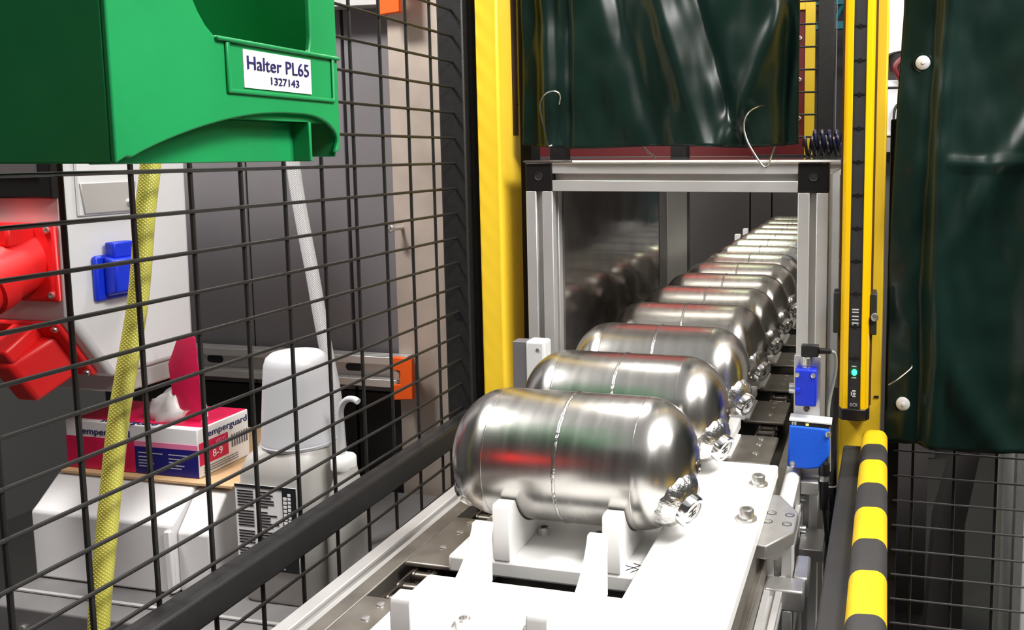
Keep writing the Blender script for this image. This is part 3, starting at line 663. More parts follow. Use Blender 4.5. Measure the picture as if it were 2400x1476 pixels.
# ------------------------------------------------------------------ mesh fence on the right, behind the curtain
t = thing('mesh_fence', 'black wire mesh fence below the right welding curtain', 'fence', (0.2, 1.36, 0.0))
mb = MB()
for k in range(-12, 16): mb.cyl((0.052, 1.352, 0.815 - 0.0405 * k), (0.42, 1.352, 0.815 - 0.0405 * k), 0.0017, n=8)
obj('cross_wires', mb, M['wirebright'], t, label='shiny horizontal wires')
mb = MB()
for k in range(0, 6): mb.cyl((0.082 + 0.0615 * k, 1.356, 0.2), (0.082 + 0.0615 * k, 1.356, 1.4), 0.0024, n=8)
obj('upright_wires', mb, M['wire'], t)
mb = MB(); mb.box(0.038, 0.060, 1.356, 1.40, 0.0, 1.45); obj('upright', mb, M['black'], t, bevel=0.002)
mb = MB(); mb.box(0.38, 0.42, 1.356, 1.40, 0.0, 1.45); obj('upright', mb, M['black'], t, bevel=0.002)

# ------------------------------------------------------------------ green storage bin hung on the fence
BX = -0.42
t = thing('storage_bin', 'green plastic open-front storage bin with a white label, hung on the mesh fence', 'bin', (-0.52, 0.52, 1.393))
ya, yb, zb = 0.4135, 0.6335, 1.395
def yz(pts): return pts
front = [(ya, zb - 0.001), (ya + 0.006, zb + 0.004), (ya + 0.012, zb + 0.0035)]
ym = ya + 0.79 * (yb - ya)
arcpts = [(ya + 0.012 + (ym - ya - 0.012) * u, zb + 0.0035 + 0.0320 * math.sin(PI / 2 * min(1, (u / 0.92) ** 0.9))) for u in [i / 18 for i in range(0, 19)]] + \
         [(ym + (yb - 0.0035 - ym) * math.sin(a), zb + 0.0155 + 0.020 * math.cos(a)) for a in [PI / 2 * i / 10 for i in range(1, 11)]]
front = [(ya, zb)] + [(ya + 0.008, zb + 0.004)] + arcpts + [(yb - 0.006, zb + 0.010), (yb - 0.0075, zb + 0.006), (yb - 0.002, zb + 0.008), (yb, zb + 0.0105), (yb, 1.74), (0.600, 1.74), (0.5995, 1.491), (0.597, 1.4795), (0.590, 1.4765),
         (0.545, 1.4765), (0.505, 1.4765), (0.497, 1.4785), (0.490, 1.484), (0.484, 1.492), (0.478, 1.503), (0.472, 1.53), (0.468, 1.60), (0.466, 1.74), (ya, 1.74)]
mb = MB(); mb.prism(front, 'X', BX - 0.004, BX); fr = obj('front_wall', mb, M['green'], t, bevel=0.0012)
mb = MB()
mb.box(-0.64, BX - 0.004, ya, ya + 0.003, zb, 1.74)  # bin walls carried up out of view to shade the inside
obj('side_wall', mb, M['green'], t, bevel=0.001)
mb = MB(); mb.box(-0.64, BX - 0.004, yb - 0.003, yb - 0.0002, zb + 0.003, 1.74); obj('side_wall', mb, M['green'], t, bevel=0.001)
mb = MB(); mb.box(-0.64, -0.637, ya, yb, zb, 1.74); obj('back_wall', mb, M['green'], t)
mb = MB(); mb.box(-0.637, BX - 0.005, ya + 0.003, yb - 0.003, zb + 0.030, zb + 0.033); obj('bin_base', mb, M['green'], t)
mb = MB(); mb.box(BX - 0.022, BX - 0.019, ya + 0.002, yb - 0.032, zb - 0.0005, zb + 0.030); obj('foot_rib', mb, M['green'], t, bevel=0.0008)
mb = MB(); mb.box(BX - 0.022, BX - 0.004, yb - 0.035, yb - 0.032, zb - 0.0005, zb + 0.030); obj('foot_rib', mb, M['green'], t, bevel=0.0008)
# label slot frame and label
mb = MB()
mb.prism([(0.5055, 1.4415), (0.6265, 1.4415), (0.6265, 1.4760), (0.6235, 1.4760), (0.6235, 1.4445), (0.5090, 1.4445), (0.5090, 1.4755), (0.5055, 1.4755)], 'X', BX, BX + 0.0022); obj('label_slot_rim', mb, M['green'], fr, bevel=0.001)
mb = MB(); mb.box(BX - 0.004, BX + 0.003, 0.497, 0.6335, 1.4755, 1.4785); obj('lip', mb, M['green'], fr, bevel=0.0012)
mb = MB(); mb.box(BX, BX + 0.0008, 0.5225, 0.5970, 1.4462, 1.4725); lb = obj('label_card', mb, M['paper'], t, label='white label with dark blue lettering')
text('Halter PL65', 0.0135, (BX + 0.0011, 0.5597, 1.4632), (0, 1, 0), (0, 0, 1), M['ink'], lb, width=0.068)
text('1327143', 0.0078, (BX + 0.0011, 0.5650, 1.4525), (0, 1, 0), (0, 0, 1), M['ink'], lb, width=0.0315)

# ------------------------------------------------------------------ behind the fence: socket box
t = thing('socket_box', 'white power socket box with red and blue sockets behind the fence', 'socket box', (-0.95, 0.78, 1.15))
SX = -0.78
mb = MB(); mb.prism([(0.705, 1.60), (0.699, 1.238), (0.746, 1.163), (0.862, 1.163), (0.868, 1.60)], 'X', -1.15, SX); bd = obj('body', mb, M['white'], t, bevel=0.006, seg=3)
mb = MB(); mb.box(-1.15, SX - 0.004, 0.694, 0.706, 1.357, 1.60); obj('dark_cover', mb, M['blackgloss'], t, bevel=0.002)
mb = MB(); mb.box(-1.14, SX - 0.02, 0.691, 0.694, 1.383, 1.58); obj('cover_window', mb, M['darkpanel'], t)
mb = MB(); mb.box(SX, SX + 0.003, 0.716, 0.790, 1.338, 1.60); pl = obj('latch_plate', mb, M['lightgrey'], t, bevel=0.0015)
mb = MB(); mb.prism([(0.718, 1.372), (0.722, 1.340), (0.782, 1.340), (0.788, 1.372)], 'X', SX + 0.003, SX + 0.005); obj('latch_recess', mb, M['alu'], pl, bevel=0.001)
screw('latch_screw', (SX + 0.004, 0.778, 1.349), (1, 0, 0), 0.0048, 0.003, pl)
mb = MB(); mb.prism([(0.765, 1.140), (0.866, 1.140), (0.866, 1.163), (0.765, 1.163)], 'X', -1.15, SX - 0.006); obj('base_channel', mb, M['alu'], t, bevel=0.003)
mb = MB(); mb.box(-1.12, -1.06, 0.80, 1.06, 1.606, 1.66); obj('rear_bracket', mb, M['darkpanel'], t)
def cee(cx, o, n, up, size, L, lbl):
    n = Vector(n).normalized(); up = Vector(up).normalized(); sd = up.cross(n).normalized()
    T = Matrix((sd, up, n)).transposed().to_4x4(); T.translation = Vector(o)
    mb = MB(); mb.box(-size, size, -size, size, 0, 0.006, T=T); fl = obj('socket_flange', mb, M['red'], t, bevel=0.004, label=lbl)
    ax = (n * 0.9 - up * 0.35).normalized(); o2 = Vector(o) + n * 0.006
    mb = MB(); mb.lathe([(-0.012, size * 0.74), (L * 0.55, size * 0.72), (L * 0.56, size * 0.80), (L * 0.82, size * 0.80), (L * 0.83, size * 0.70), (L, size * 0.70), (L, size * 0.58), (L * 0.7, size * 0.56), (L * 0.7, 0)], o2, ax, 32); obj('socket_barrel', mb, M['red'], fl)
    mb = MB(); mb.box(-size * 0.42, size * 0.42, size * 0.45, size * 0.95, 0.004, L * 0.55, T=T); obj('hinge_block', mb, M['red'], fl, bevel=0.003)
    for a, b in ((1, 1), (1, -1), (-1, 1), (-1, -1)):
        screw('flange_screw', T @ Vector((a * size * 0.82, b * size * 0.82, 0.006)), n, 0.0035, 0.0022, fl)
cee(0, (-0.826, 0.700, 1.293), (0, -1, 0), (0, 0, 1), 0.040, 0.062, 'red three-phase socket facing the camera')
sn = Vector((0, -0.075, -0.047)).normalized(); su = Vector((0, -0.047, 0.075)).normalized()
for x in (-0.838, -0.935):
    o = Vector((x, 0.7225, 1.2005)); size = 0.038
    sd = su.cross(sn).normalized(); T = Matrix((sd, su, sn)).transposed().to_4x4(); T.translation = o
    mb = MB(); mb.box(-size * 1.15, size * 1.15, -size, size, 0, 0.006, T=T); fl = obj('socket_flange', mb, M['red'], t, bevel=0.003, label='red socket with hooded lid on the slanted face')
    mb = MB(); mb.prism([(-size * 0.8, 0.004), (size * 0.8, 0.004), (size * 0.35, 0.050), (-size * 0.35, 0.050)], 'Y', -size * 0.85, size * 0.55, T=T); obj('hooded_lid', mb, M['red'], fl, bevel=0.005, seg=3)
    mb = MB(); mb.box(-size * 0.4, size * 0.4, size * 0.5, size * 0.95, 0.004, 0.046, T=T); obj('hinge_block', mb, M['red'], fl, bevel=0.003)
    for a, b in ((1, 1), (1, -1), (-1, 1), (-1, -1)): screw('flange_screw', T @ Vector((a * size * 0.98, b * size * 0.82, 0.006)), sn, 0.0035, 0.0022, fl)
mb = MB(); mb.box(SX, SX + 0.006, 0.728, 0.774, 1.248, 1.296); bs = obj('blue_socket', mb, M['blue'], t, bevel=0.003, label='blue socket with a flap lid')
mb = MB(); mb.prism([(SX + 0.006, 1.252), (SX + 0.022, 1.256), (SX + 0.022, 1.291), (SX + 0.006, 1.295)], 'Y', 0.737, 0.774); ld = obj('flap_lid', mb, M['blue'], bs, bevel=0.003)
mb = MB(); mb.box(SX + 0.004, SX + 0.016, 0.742, 0.768, 1.292, 1.309); obj('hinge_block', mb, M['blue'], bs, bevel=0.002)
mb = MB(); mb.box(SX + 0.022, SX + 0.0226, 0.757, 0.762, 1.279, 1.285); obj('yellow_tag', mb, M['yellowtag'], ld)

t.location = (-1.425, 1.17, 1.025); t.scale = (1.5, 1.5, 1.5)  # whole socket box scaled about the camera, so it sits behind the lid flap

# hoses
t = thing('air_hose', 'yellow braided hose hanging down close behind the fence', 'hose', (-0.68, 0.65, 0.75))
mb = MB(); mb.tube(spline([(-0.683, 0.725, 1.55), (-0.68, 0.712, 1.42), (-0.68, 0.709, 1.389), (-0.68, 0.699, 1.344), (-0.68, 0.689, 1.286), (-0.68, 0.680, 1.246), (-0.68, 0.664, 1.192), (-0.68, 0.651, 1.146), (-0.68, 0.635, 1.069), (-0.68, 0.620, 0.994), (-0.68, 0.616, 0.967), (-0.68, 0.61, 0.90), (-0.69, 0.61, 0.70)], 8), 0.0090, 20, uv=True); obj('hose_tube', mb, M['hoseyellow'], t)
t = thing('air_hose', 'white braided hose hanging in front of the grey machine panels', 'hose', (-0.92, 1.3, 0.72))
mb = MB(); mb.tube(spline([(-0.96, 1.3, 1.60), (-0.958, 1.3, 1.45), (-0.955, 1.3, 1.379), (-0.945, 1.3, 1.299), (-0.928, 1.3, 1.196), (-0.917, 1.3, 1.121), (-0.905, 1.3, 1.046), (-0.894, 1.3, 0.978), (-0.89, 1.3, 0.910), (-0.885, 1.3, 0.80), (-0.885, 1.3, 0.72)], 8), 0.0112, 18, uv=True); obj('hose_tube', mb, M['hosewhite'], t)

# grey machine bench with its things
t = thing('machine_bench', 'grey metal machine bench behind the fence with a blue and white sticker', 'bench', (-1.0, 1.2, 0.0))
mb = MB(); mb.prism([(1.04, 0.0), (1.035, 0.685), (1.062, 0.6995), (1.56, 0.6995), (1.56, 0.0)], 'X', -1.345, -0.70); obj('body', mb, M['table'], t, bevel=0.002)
mb = MB(); mb.box(-1.345, -0.70, 1.058, 1.064, 0.6992, 0.7016); obj('edge_trim', mb, M['alu'], t)
screw('panel_screw', (-1.290, 1.0355, 0.652), (0, -1, 0), 0.006, 0.004, t)
mb = MB(); mb.box(-1.235, -0.895, 1.0335, 1.0348, 0.55, 0.620); st = obj('sticker', mb, M['paper'], t, label='white and blue sticker')
mb = MB(); mb.prism([(-1.235, 0.55), (-1.195, 0.55), (-1.155, 0.620), (-1.215, 0.620)], 'Y', 1.0325, 1.0336); mb.box(-1.00, -0.895, 1.0325, 1.0336, 0.55, 0.611); obj('blue_print', mb, M['navy'], st)
text('DOMINO', 0.016, (-0.945, 1.0322, 0.598), (1, 0, 0), (0, 0, 1), M['paper'], st, width=0.085)

t = thing('carton', 'crumpled white carton with a slanting lid, on the grey bench', 'box', (-1.2, 1.2, 0.7015))
mb = MB(); mb.prism([(1.10, 0.7015), (1.10, 0.815), (1.112, 0.824), (1.155, 0.862), (1.40, 0.862), (1.40, 0.7015)], 'X', -1.335, -1.06); bd = obj('body', mb, M['carton'], t, bevel=0.004)
mb = MB(); mb.box(-1.070, -1.0585, 1.094, 1.101, 0.705, 0.808); obj('corner_fold', mb, M['carton'], bd, bevel=0.002)
mb = MB(); mb.prism([(1.11, 0.7018), (1.11, 0.80), (1.155, 0.855), (1.40, 0.855), (1.40, 0.7018)], 'X', -1.0595, -1.0); obj('side_flap', mb, M['carton'], bd, bevel=0.003)
single('cardboard_sheet', MB().box(-1.325, -0.985, 1.15, 1.42, 0.8625, 0.8675), M['kraft'], 'brown cardboard sheet lying on the white carton, under the glove box', 'cardboard', bevel=0.0008)

t = thing('glove_box', 'pink, white and blue glove box with its lid flap raised', 'box', (-1.185, 1.22, 0.868))
gx0, gx1, gy0, gy1, gz0, gz1 = -1.325, -1.06, 1.165, 1.285, 0.868, 0.951
mb = MB(); mb.box(gx0, gx1, gy0, gy1, gz0, gz1); bd = obj('carton_body', mb, M['paper'], t, bevel=0.002)
mb = MB(); mb.box(gx0 + 0.001, -1.185, gy0 - 0.0006, gy0 + 0.001, gz0 + 0.001, gz0 + 0.056); mb.box(gx1 - 0.001, gx1 + 0.0006, gy0 + 0.002, gy0 + 0.068, gz0 + 0.020, gz0 + 0.058); mb.box(gx0 + 0.01, gx1 - 0.002, gy0 + 0.012, gy1 - 0.002, gz1 - 0.001, gz1 + 0.0006)
obj('pink_print', mb, M['pink'], bd)
mb = MB(); mb.box(-1.185, gx1 - 0.001, gy0 - 0.0006, gy0 + 0.001, gz0 + 0.001, gz0 + 0.047); obj('blue_print', mb, M['navy'], bd)
mb = MB(); mb.box(-1.185, gx1 - 0.001, gy0 - 0.0006, gy0 + 0.001, gz0 + 0.0472, gz0 + 0.056); obj('light_pink_print', mb, M['pinklight'], bd)
text('semperguard', 0.016, (-1.245, gy0 - 0.0009, gz0 + 0.066), (1, 0, 0), (0, 0, 1), M['ink'], bd, width=0.105)
text('semperguard', 0.016, (gx1 + 0.0009, gy0 + 0.065, gz0 + 0.069), (0, 1, 0), (0, 0, 1), M['ink'], bd, width=0.10)
text('vinyl', 0.013, (gx1 + 0.0011, gy0 + 0.050, gz0 + 0.052), (0, 1, 0), (0, 0, 1), M['pinklight'], bd)
text('8-9', 0.018, (gx1 + 0.0011, gy0 + 0.042, gz0 + 0.032), (0, 1, 0), (0, 0, 1), M['paper'], bd)
text('semperguard', 0.018, (-1.20, gy0 + 0.008, gz1 + 0.0006), (1, 0, 0), (0, 1, 0), M['ink'], bd, width=0.11)
mb = MB()
for c in (-1.178, -1.118):
    for r, wd in ((0.036, 0.048), (0.029, 0.022), (0.023, 0.018), (0.018, 0.03), (0.013, 0.024)): mb.box(c, c + wd, gy0 - 0.0009, gy0 - 0.0003, gz0 + r, gz0 + r + 0.0016)
obj('small_print', mb, M['print'], bd)
mb = MB()
for k in range(7): mb.box(gx1 + 0.0002, gx1 + 0.0009, gy0 + 0.076 + k * 0.006, gy0 + 0.079 + k * 0.006, gz0 + 0.028, gz0 + 0.05)
for k in range(3): mb.box(gx1 + 0.0002, gx1 + 0.0009, gy0 + 0.01, gy0 + 0.09, gz0 + 0.006 + k * 0.004, gz0 + 0.0072 + k * 0.004)
obj('small_print', mb, M['greypanel'], bd)
fl = []
for i in range(13):
    u = i / 12; fl.append((u, 0.022 + 0.014 * math.sin(PI * min(1, u * 1.25) * 0.5)))
pts = [(-1.112, gz1)] + [(-1.112 - 0.011 * math.sin(PI * u * 0.6), gz1 + 0.14 * u) for u in [i / 10 for i in range(1, 8)]] + [(-1.111, gz1 + 0.122), (-1.103, gz1 + 0.140), (-1.092, gz1 + 0.149), (-1.078, gz1 + 0.151), (-1.067, gz1 + 0.145)] + [(-1.060, gz1 + 0.01), (-1.068, gz1)]
pts = [(x - 0.018, zz) for x, zz in pts]
mb = MB(); mb.prism(pts, 'Y', 1.200, 1.2016); obj('lid_flap', mb, M['pink'], t, label='raised pink lid flap')
mb = MB(); nn = 28; vs = []; qs = []
for j in range(9):
    for i in range(nn):
        a = 2 * PI * i / nn; v = j / 8
        r = 0.052 * math.sqrt(max(0, 1 - v ** 3)) + 0.001; k = 1 + 0.4 * noise.noise(Vector((math.cos(a) * 2.6, math.sin(a) * 2.6, v * 2)))
        vs.append((-1.150 + r * k * math.cos(a) * 0.95 + 0.015 * v, 1.215 + r * k * math.sin(a) * 0.5, gz1 - 0.004 + 0.050 * v * (1 + 0.7 * noise.noise(Vector((math.cos(a) * 2, math.sin(a) * 2, v * 2 + 4))))))
for j in range(8):
    for i in range(nn): qs.append((j * nn + i, j * nn + (i + 1) % nn, (j + 1) * nn + (i + 1) % nn, (j + 1) * nn + i))
mb.faces(vs, qs); single('vinyl_glove', mb, M['glove'], 'crumpled white glove poking out of the glove box top', 'glove', ang=50)

t = thing('canister', 'milky plastic canister with a black and white text label, on the grey bench', 'canister', (-0.875, 1.16, 0.7))
def rrect(cx, cy, hx, hy, r, n=5):
    out = []
    for sx, sy, a0 in ((1, 1, 0), (-1, 1, PI / 2), (-1, -1, PI), (1, -1, 3 * PI / 2)):
        for i in range(n + 1):
            a = a0 + PI / 2 * i / n; out.append((cx + sx * (hx - r) + r * math.cos(a), cy + sy * (hy - r) + r * math.sin(a)))
    return out
def loft(mb, rings):
    vs = [(x, y, z) for pts, z in rings for x, y in pts]; n = len(rings[0][0])
    mb.faces(vs, [(j * n + i, j * n + (i + 1) % n, (j + 1) * n + (i + 1) % n, (j + 1) * n + i) for j in range(len(rings) - 1) for i in range(n)] + [tuple(range(n))[::-1], tuple(range((len(rings) - 1) * n, len(rings) * n))]); return mb
mb = loft(MB(), [(rrect(-0.885, 1.17, 0.060, 0.056, 0.02), 0.7002), (rrect(-0.885, 1.17, 0.064, 0.060, 0.022), 0.708), (rrect(-0.884, 1.17, 0.064, 0.060, 0.022), 0.905), (rrect(-0.880, 1.17, 0.060, 0.058, 0.03), 0.930), (rrect(-0.875, 1.17, 0.052, 0.052, 0.04), 0.943)])
bd = obj('body', mb, M['milkygrey'], t, ang=50)
mb = MB(); mb.box(-0.944, -0.836, 1.1068, 1.1076, 0.757, 0.893); lb = obj('text_label', mb, M['paper'], t, label='white label with small black text')
mb = MB(); mb.box(-0.860, -0.836, 1.1058, 1.1068, 0.757, 0.893); mb.box(-0.944, -0.86, 1.1058, 1.1068, 0.889, 0.893); mb.box(-0.944, -0.86, 1.1058, 1.1068, 0.757, 0.761)
random.seed(3)
for k in range(26):
    z = 0.882 - k * 0.0046
    if k in (6, 13, 19): continue
    mb.box(-0.940, -0.912, 1.106, 1.1068, z, z + 0.0016); mb.box(-0.906, -0.906 + random.uniform(0.018, 0.038), 1.106, 1.1068, z, z + 0.0016)
obj('label_print', mb, M['mark'], lb)
mb = MB()
for k in range(16): mb.box(-0.858, -0.852, 1.1052, 1.1058, 0.776 + k * 0.0065, 0.7805 + k * 0.0065); mb.box(-0.850, -0.845, 1.1052, 1.1058, 0.790 + k * 0.006, 0.794 + k * 0.006)
obj('side_lettering', mb, M['paper'], lb)
t = thing('measuring_cup', 'milky plastic cup turned upside down over the canister', 'cup', (-0.868, 1.17, 0.936))
mb = MB(); mb.lathe([(0, 0.0560), (0.004, 0.0570), (0.010, 0.0560), (0.10, 0.0500), (0.128, 0.0475), (0.139, 0.044), (0.145, 0.037), (0.1465, 0.025), (0.1465, 0)], (-0.872, 1.17, 0.9435), (0, 0, 1), 48); obj('cup_body', mb, M['milky'], t, ang=60)
mb = MB(); mb.torus((-0.872, 1.17, 0.9475), (0, 0, 1), 0.0560, 0.0018, 48); obj('rim', mb, M['milky'], t)

t = thing('wash_bottle', 'small milky wash bottle with a bent spout beside the canister', 'bottle', (-0.775, 1.165, 0.7))
mb = MB(); mb.lathe([(0, 0.030), (0.006, 0.033), (0.10, 0.0325), (0.17, 0.027), (0.198, 0.0185), (0.213, 0.016)], (-0.787, 1.165, 0.7003), (0, 0, 1), 36); bd = obj('bottle_body', mb, M['milkygrey'], t, ang=60)
mb = MB(); mb.lathe([(0, 0.0188), (0.002, 0.0195), (0.018, 0.0192), (0.021, 0.017), (0.0225, 0.010), (0.0225, 0)], (-0.791, 1.165, 0.908), (0, 0, 1), 32); obj('cap', mb, M['cap'], t)
mb = MB(); mb.tube(spline([(-0.794, 1.165, 0.929), (-0.794, 1.165, 0.96), (-0.793, 1.164, 0.99), (-0.788, 1.162, 1.010), (-0.777, 1.160, 1.021), (-0.764, 1.158, 1.023), (-0.755, 1.156, 1.020)], 6), [0.0055] * 12 + [0.0048] * 25, 12); obj('spout', mb, M['milky'], t)

# machine panels behind
WY = 1.60
t = thing('machine_enclosure', 'grey panelled machine enclosure behind the fence, hoses and bottles', 'enclosure', (-1.3, WY, 0.0))
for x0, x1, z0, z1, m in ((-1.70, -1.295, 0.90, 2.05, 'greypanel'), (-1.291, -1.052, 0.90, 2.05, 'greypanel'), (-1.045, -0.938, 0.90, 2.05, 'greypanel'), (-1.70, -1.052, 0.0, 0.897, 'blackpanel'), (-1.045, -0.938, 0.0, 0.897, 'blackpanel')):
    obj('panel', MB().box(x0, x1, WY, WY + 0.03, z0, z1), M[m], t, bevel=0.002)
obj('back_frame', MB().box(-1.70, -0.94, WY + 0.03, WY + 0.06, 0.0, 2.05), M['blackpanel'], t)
mb = MB(); mb.box(-0.936, -0.62, 1.585, 1.592, 0.0, 2.05); single('metal_sheet', mb, M['stainless'], 'bare brownish metal sheet beside the grey panels behind the fence', 'sheet', bevel=0.001)
screw_t = thing('sheet_bolt', 'shiny bolt standing out of the bare metal sheet', 'bolt', (-0.93, 1.575, 1.25))
screw('head', (-0.925, 1.560, 1.250), (-0.3, -1, 0), 0.008, 0.007, screw_t); mb = MB(); mb.cyl((-0.925, 1.560, 1.250), (-0.918, 1.585, 1.250), 0.004); obj('shank', mb, M['screw'], screw_t)
def rail(x0, x1, z0, z1, lab, labc, y=1.56):
    t = thing('mounting_rail', lab, 'rail', ((x0 + x1) / 2, y, z0)); h = z1 - z0
    mb = MB(); mb.prism([(y - 0.012, z0), (y - 0.012, z0 + 0.016), (y + 0.016, z0 + 0.016), (y + 0.016, z1 - 0.016), (y - 0.012, z1 - 0.016), (y - 0.012, z1), (y + 0.024, z1), (y + 0.024, z0)], 'X', x0, x1); rb = obj('channel', mb, M['alu'], t, bevel=0.001)
    for k in range(3):
        mb = MB(); cx = x1 - 0.13 - 0.17 * k; zc = (z0 + z1) / 2
        mb.prism([(cx + sx * 0.012 + 0.008 * math.cos(a), zc + 0.008 * math.sin(a)) for sx, a0 in ((1, -PI / 2), (-1, PI / 2)) for a in [a0 + PI * i / 8 for i in range(9)]], 'Y', y + 0.0150, y + 0.0163)
        obj('slot', mb, M['mark'], rb)
    c = thing('rail_end_clamp', labc, 'clamp', (x1, y, z0 - 0.02))
    mb = MB(); mb.prism([(x1 - 0.018, z0 - 0.022), (x1 + 0.026, z0 - 0.018), (x1 + 0.026, z1 + 0.004), (x1 - 0.02, z1 + 0.004), (x1 - 0.02, z1 - 0.022), (x1 - 0.002, z1 - 0.024), (x1 - 0.002, z0 + 0.012), (x1 - 0.018, z0 + 0.010)], 'Y', y - 0.024, y - 0.0125); obj('clamp_body', mb, M['orange'], c, bevel=0.002)
    mb = MB(); mb.cyl((x1 - 0.012, y - 0.012, (z0 + z1) / 2 - 0.002), (x1 - 0.012, y - 0.024, (z0 + z1) / 2 - 0.002), 0.009); obj('clamp_screw', mb, M['screw'], c)
rail(-1.62, -0.905, 0.925, 0.988, 'slotted grey metal rail behind the canister', 'orange plastic clamp on the end of the lower metal rail')
rail(-1.55, -0.905, 1.690, 1.77, 'slotted grey metal rail high behind the green bin', 'orange plastic clamp on the end of the upper rail, right of the bin')

# ------------------------------------------------------------------ background beyond the tunnel
t = thing('machine_enclosure', 'dark panelled machine wall seen through the end of the tunnel', 'enclosure', (-0.7, 3.75, 0.0))
for x0, x1, y in ((-1.6, -0.49, 3.75), (-0.484, -0.395, 3.75), (-0.39, -0.195, 3.755)):
    obj('panel', MB().box(x0, x1, y, y + 0.04, 0.0, 1.385), M['darkpanel'], t, bevel=0.003)
obj('back_frame', MB().box(-1.6, -0.195, 3.80, 3.84, 0.0, 1.38), M['blackpanel'], t)
t = thing('machine_door', 'dark red machine door with a yellow frame beyond the curtain', 'door', (-0.9, 3.9, 1.0))
mb = MB(); mb.box(-1.75, -0.265, 3.9, 3.93, 0.4, 2.02); obj('leaf', mb, M['darkred'], t, bevel=0.002)
mb = MB(); mb.box(-0.265, -0.222, 3.88, 3.93, 0.0, 2.08); obj('frame_upright', mb, M['yellow'], t, bevel=0.002)
mb = MB(); mb.box(-1.75, -0.265, 3.88, 3.93, 2.02, 2.08); obj('frame_head', mb, M['yellow'], t, bevel=0.002)
for z in (1.55, 1.72, 1.9):
    screw('frame_screw', (-0.29, 3.9, z), (0, -1, 0), 0.01, 0.008, t)
t = thing('safety_post', 'black square post seen between the curtain and the light curtain', 'post', (-0.08, 1.93, 0))
mb = MB(); mb.box(-0.103, -0.068, 1.90, 1.94, 1.392, 2.1); obj('post_tube', mb, M['black'], t, bevel=0.002)
mb = MB(); mb.box(-0.0655, -0.0635, 1.92, 1.925, 1.42, 2.1); obj('grey_edge', mb, M['greypanel'], t)
mb = MB()
for k in range(8): mb.cyl((-0.20, 1.93, 1.434 + 0.0487 * k), (-0.10, 1.93, 1.434 + 0.0487 * k), 0.0022, n=8)
mb.box(-0.20, -0.196, 1.928, 1.932, 1.39, 2.1)
obj('mesh_wires', mb, M['wire'], t)
mb = MB(); mb.box(-0.24, -0.03, 1.90, 1.96, 1.3893, 1.395); obj('foot_plate', mb, M['black'], t)
# coiled cable bundle lying on the tunnel roof
for k, (c, lab) in enumerate((('blackgloss', 'black coiled cable lying on the tunnel roof behind the curtain'), ('darknavy', 'dark blue coiled cable lying on the tunnel roof by the black post'))):
    pts = []
    for i in range(90):
        a = i / 90 * 2 * PI * 5; pts.append((-0.125 + i * 0.0008 + 0.02 * k, 1.80 + 0.02 * math.cos(a), 1.4125 + 0.019 * math.sin(a) + (0.012 if k else 0)))
    single('coiled_cable', MB().tube(pts, 0.0036, 8), M[c], lab, 'cable')
# teal gantry far behind
t = thing('steel_gantry', 'teal steel gantry high in the far background', 'gantry', (-0.4, 5.6, 0))
for z in (2.17, 2.32, 2.52): mb = MB(); mb.box(-1.6, 1.2, 5.6, 5.66, z, z + 0.045); obj('beam', mb, M['teal'], t)
for x in (-0.42, -0.30, 0.4, -1.5): mb = MB(); mb.box(x, x + 0.04, 5.6, 5.66, 0.0, 2.7); obj('column', mb, M['teal'], t)
for k in range(4):
    mb = MB(); mb.tube([(-0.42 + 0.2 * k, 5.63, 2.19), (-0.26 + 0.2 * k, 5.63, 2.5)], 0.014, 8); obj('brace', mb, M['teal'], t)
for k in range(5):
    mb = MB(); mb.box(-1.6, 1.2, 5.72, 5.75, 2.2 + 0.09 * k, 2.22 + 0.09 * k); obj('grating_bar', mb, M['darkpanel'], t)
# white robot arm and grey box right of the post
t = thing('industrial_robot', 'white rounded robot arm glimpsed between yellow post and right curtain', 'robot', (0.09, 2.5, 0.0))
mb = MB(); mb.tube(spline([(0.02, 2.62, 1.95), (0.06, 2.56, 1.80), (0.085, 2.52, 1.72), (0.09, 2.5, 1.66)], 6), [0.055] * 10 + [0.045] * 9, 18); obj('arm_shell', mb, M['lightgrey'], t)
mb = MB(); mb.cyl((0.09, 2.5, 1.665), (0.085, 2.49, 1.615), 0.035, 0.022); obj('wrist', mb, M['rubber'], t)
mb = MB(); mb.tube(spline([(0.10, 2.47, 1.66), (0.075, 2.46, 1.63), (0.095, 2.47, 1.59)], 6), 0.008, 8); obj('hose', mb, M['darkred'], t)
mb = MB(); mb.box(-0.02, 0.20, 2.60, 2.72, 0.0, 2.05); obj('column', mb, M['darkpanel'], t)
t = thing('control_box', 'light grey control box with a cable between yellow post and right curtain', 'box', (0.09, 2.5, 1.4))
mb = MB(); mb.box(0.045, 0.16, 2.49, 2.58, 1.445, 1.575); b = obj('housing', mb, M['lightgrey'], t, bevel=0.004)
mb = MB(); mb.box(0.04, 0.165, 2.48, 2.58, 1.578, 1.597); obj('lid', mb, M['lightgrey'], t, bevel=0.003)
mb = MB(); mb.tube(spline([(0.093, 2.482, 1.535), (0.078, 2.47, 1.52), (0.076, 2.47, 1.48), (0.09, 2.48, 1.455)], 6), 0.004, 8); obj('cable_loop', mb, M['rubber'], b)
mb = MB(); mb.box(0.03, 0.2, 2.48, 2.59, 1.40, 1.44); obj('shelf_bracket', mb, M['aluplate'], t)
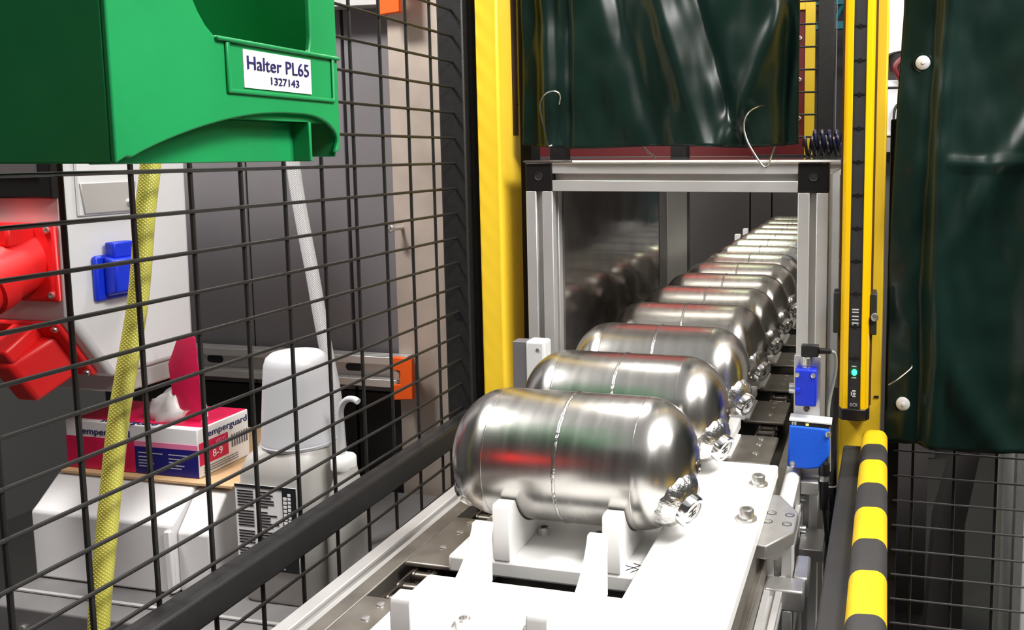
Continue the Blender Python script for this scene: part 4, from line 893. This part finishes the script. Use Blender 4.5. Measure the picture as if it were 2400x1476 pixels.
# machine block seen right of the tunnel post
t = thing('side_machine', 'dark grey machine with a bright edge seen right of the tunnel', 'machine', (0.02, 4.15, 0.0))
mb = MB(); mb.box(-0.26, 0.34, 4.0, 4.4, 0.0, 0.90); obj('body', mb, M['darkpanel'], t, bevel=0.004)
mb = MB(); mb.box(-0.262, 0.34, 3.985, 4.41, 0.90, 0.912); obj('top_trim', mb, M['alu'], t)
mb = MB(); mb.box(-0.26, 0.34, 4.0, 4.4, 0.912, 0.945); obj('dark_band', mb, M['blackpanel'], t)
mb = MB(); mb.box(-0.26, 0.34, 3.99, 4.4, 0.945, 0.985); obj('upper_part', mb, M['greypanel'], t, bevel=0.003)
t = thing('plastic_jug', 'pale pinkish plastic jug on the dark machine right of the tunnel', 'jug', (-0.085, 4.08, 0.985))
mb = MB(); mb.lathe([(0, 0.068), (0.008, 0.072), (0.125, 0.072), (0.155, 0.055), (0.170, 0.024), (0.180, 0.024)], (-0.085, 4.08, 0.9855), (0, 0, 1), 28); obj('jug_body', mb, mat('pale_pink_plastic', (226, 205, 200), 0.45), t, ang=60)
mb = MB(); mb.cyl((-0.085, 4.08, 1.1655), (-0.085, 4.08, 1.19), 0.030); obj('cap', mb, M['cap'], t)
single('white_carton', MB().box(0.10, 0.20, 4.02, 4.12, 0.9855, 1.06), M['white'], 'small white carton on the dark machine, right of the yellow post', 'box', bevel=0.003)
# lower right: grey machine foot behind mesh
t = thing('machine_cabinet', 'grey metal cabinet behind the mesh fence at the lower right', 'cabinet', (0.4, 1.75, 0.0))
mb = MB(); mb.box(0.318, 0.70, 1.75, 2.1, 0.0, 0.985); obj('body', mb, M['lightgrey'], t, bevel=0.004)
mb = MB(); mb.box(0.302, 0.318, 1.745, 1.775, 0.0, 0.985); obj('corner_strip', mb, M['aluplate'], t)
t = thing('robot_pedestal', 'dark sloping machine arm behind the lower right mesh', 'machine', (0.2, 2.0, 0.0))
mb = MB(); mb.prism([(0.14, 0.0), (0.17, 0.55), (0.27, 0.98), (0.31, 0.98), (0.24, 0.55), (0.24, 0.0)], 'Y', 2.0, 2.06); obj('arm_link', mb, M['darkpanel'], t, bevel=0.004)

# unseen red block added behind the curtain to redden the tank tops
t = thing('reflected_red_block', 'unseen bright red block added behind the curtain to redden the tank tops', 'beam', (-0.7, 2.55, 0.0))
mb = MB(); mb.box(-0.98, -0.47, 2.50, 2.58, 1.66, 2.30); obj('red_block', mb, mat('bright_red_paint', (226, 24, 18), 0.45), t, bevel=0.004)
for x in (-0.97, -0.58):
    mb = MB(); mb.box(x, x + 0.05, 2.58, 2.63, 0.0, 2.30); obj('upright', mb, M['black'], t)
# red light added behind the viewer, only to streak the nearest tank
t = thing('red_streak_light', 'unseen red light added on a black pole to put a red streak on the nearest tank', 'added light', (-0.86, -0.36, 0.0))
mb = MB(); mb.cyl((-0.86, -0.36, 0.0), (-0.86, -0.36, 1.16), 0.016); obj('pole', mb, M['black'], t)
mb = MB(); mb.lathe([(0, 0.04), (0.17, 0.04), (0.185, 0.03), (0.185, 0)], (-0.86, -0.36, 1.17), (0, 0, 1), 24); obj('red_emitter', mb, mat('red_streak_glow', (230, 20, 15), 0.3, emit=(255, 20, 10), estr=5.0), t)
mb = MB(); mb.cyl((-0.86, -0.36, 1.155), (-0.86, -0.36, 1.17), 0.045); obj('socket', mb, M['blackgloss'], t)
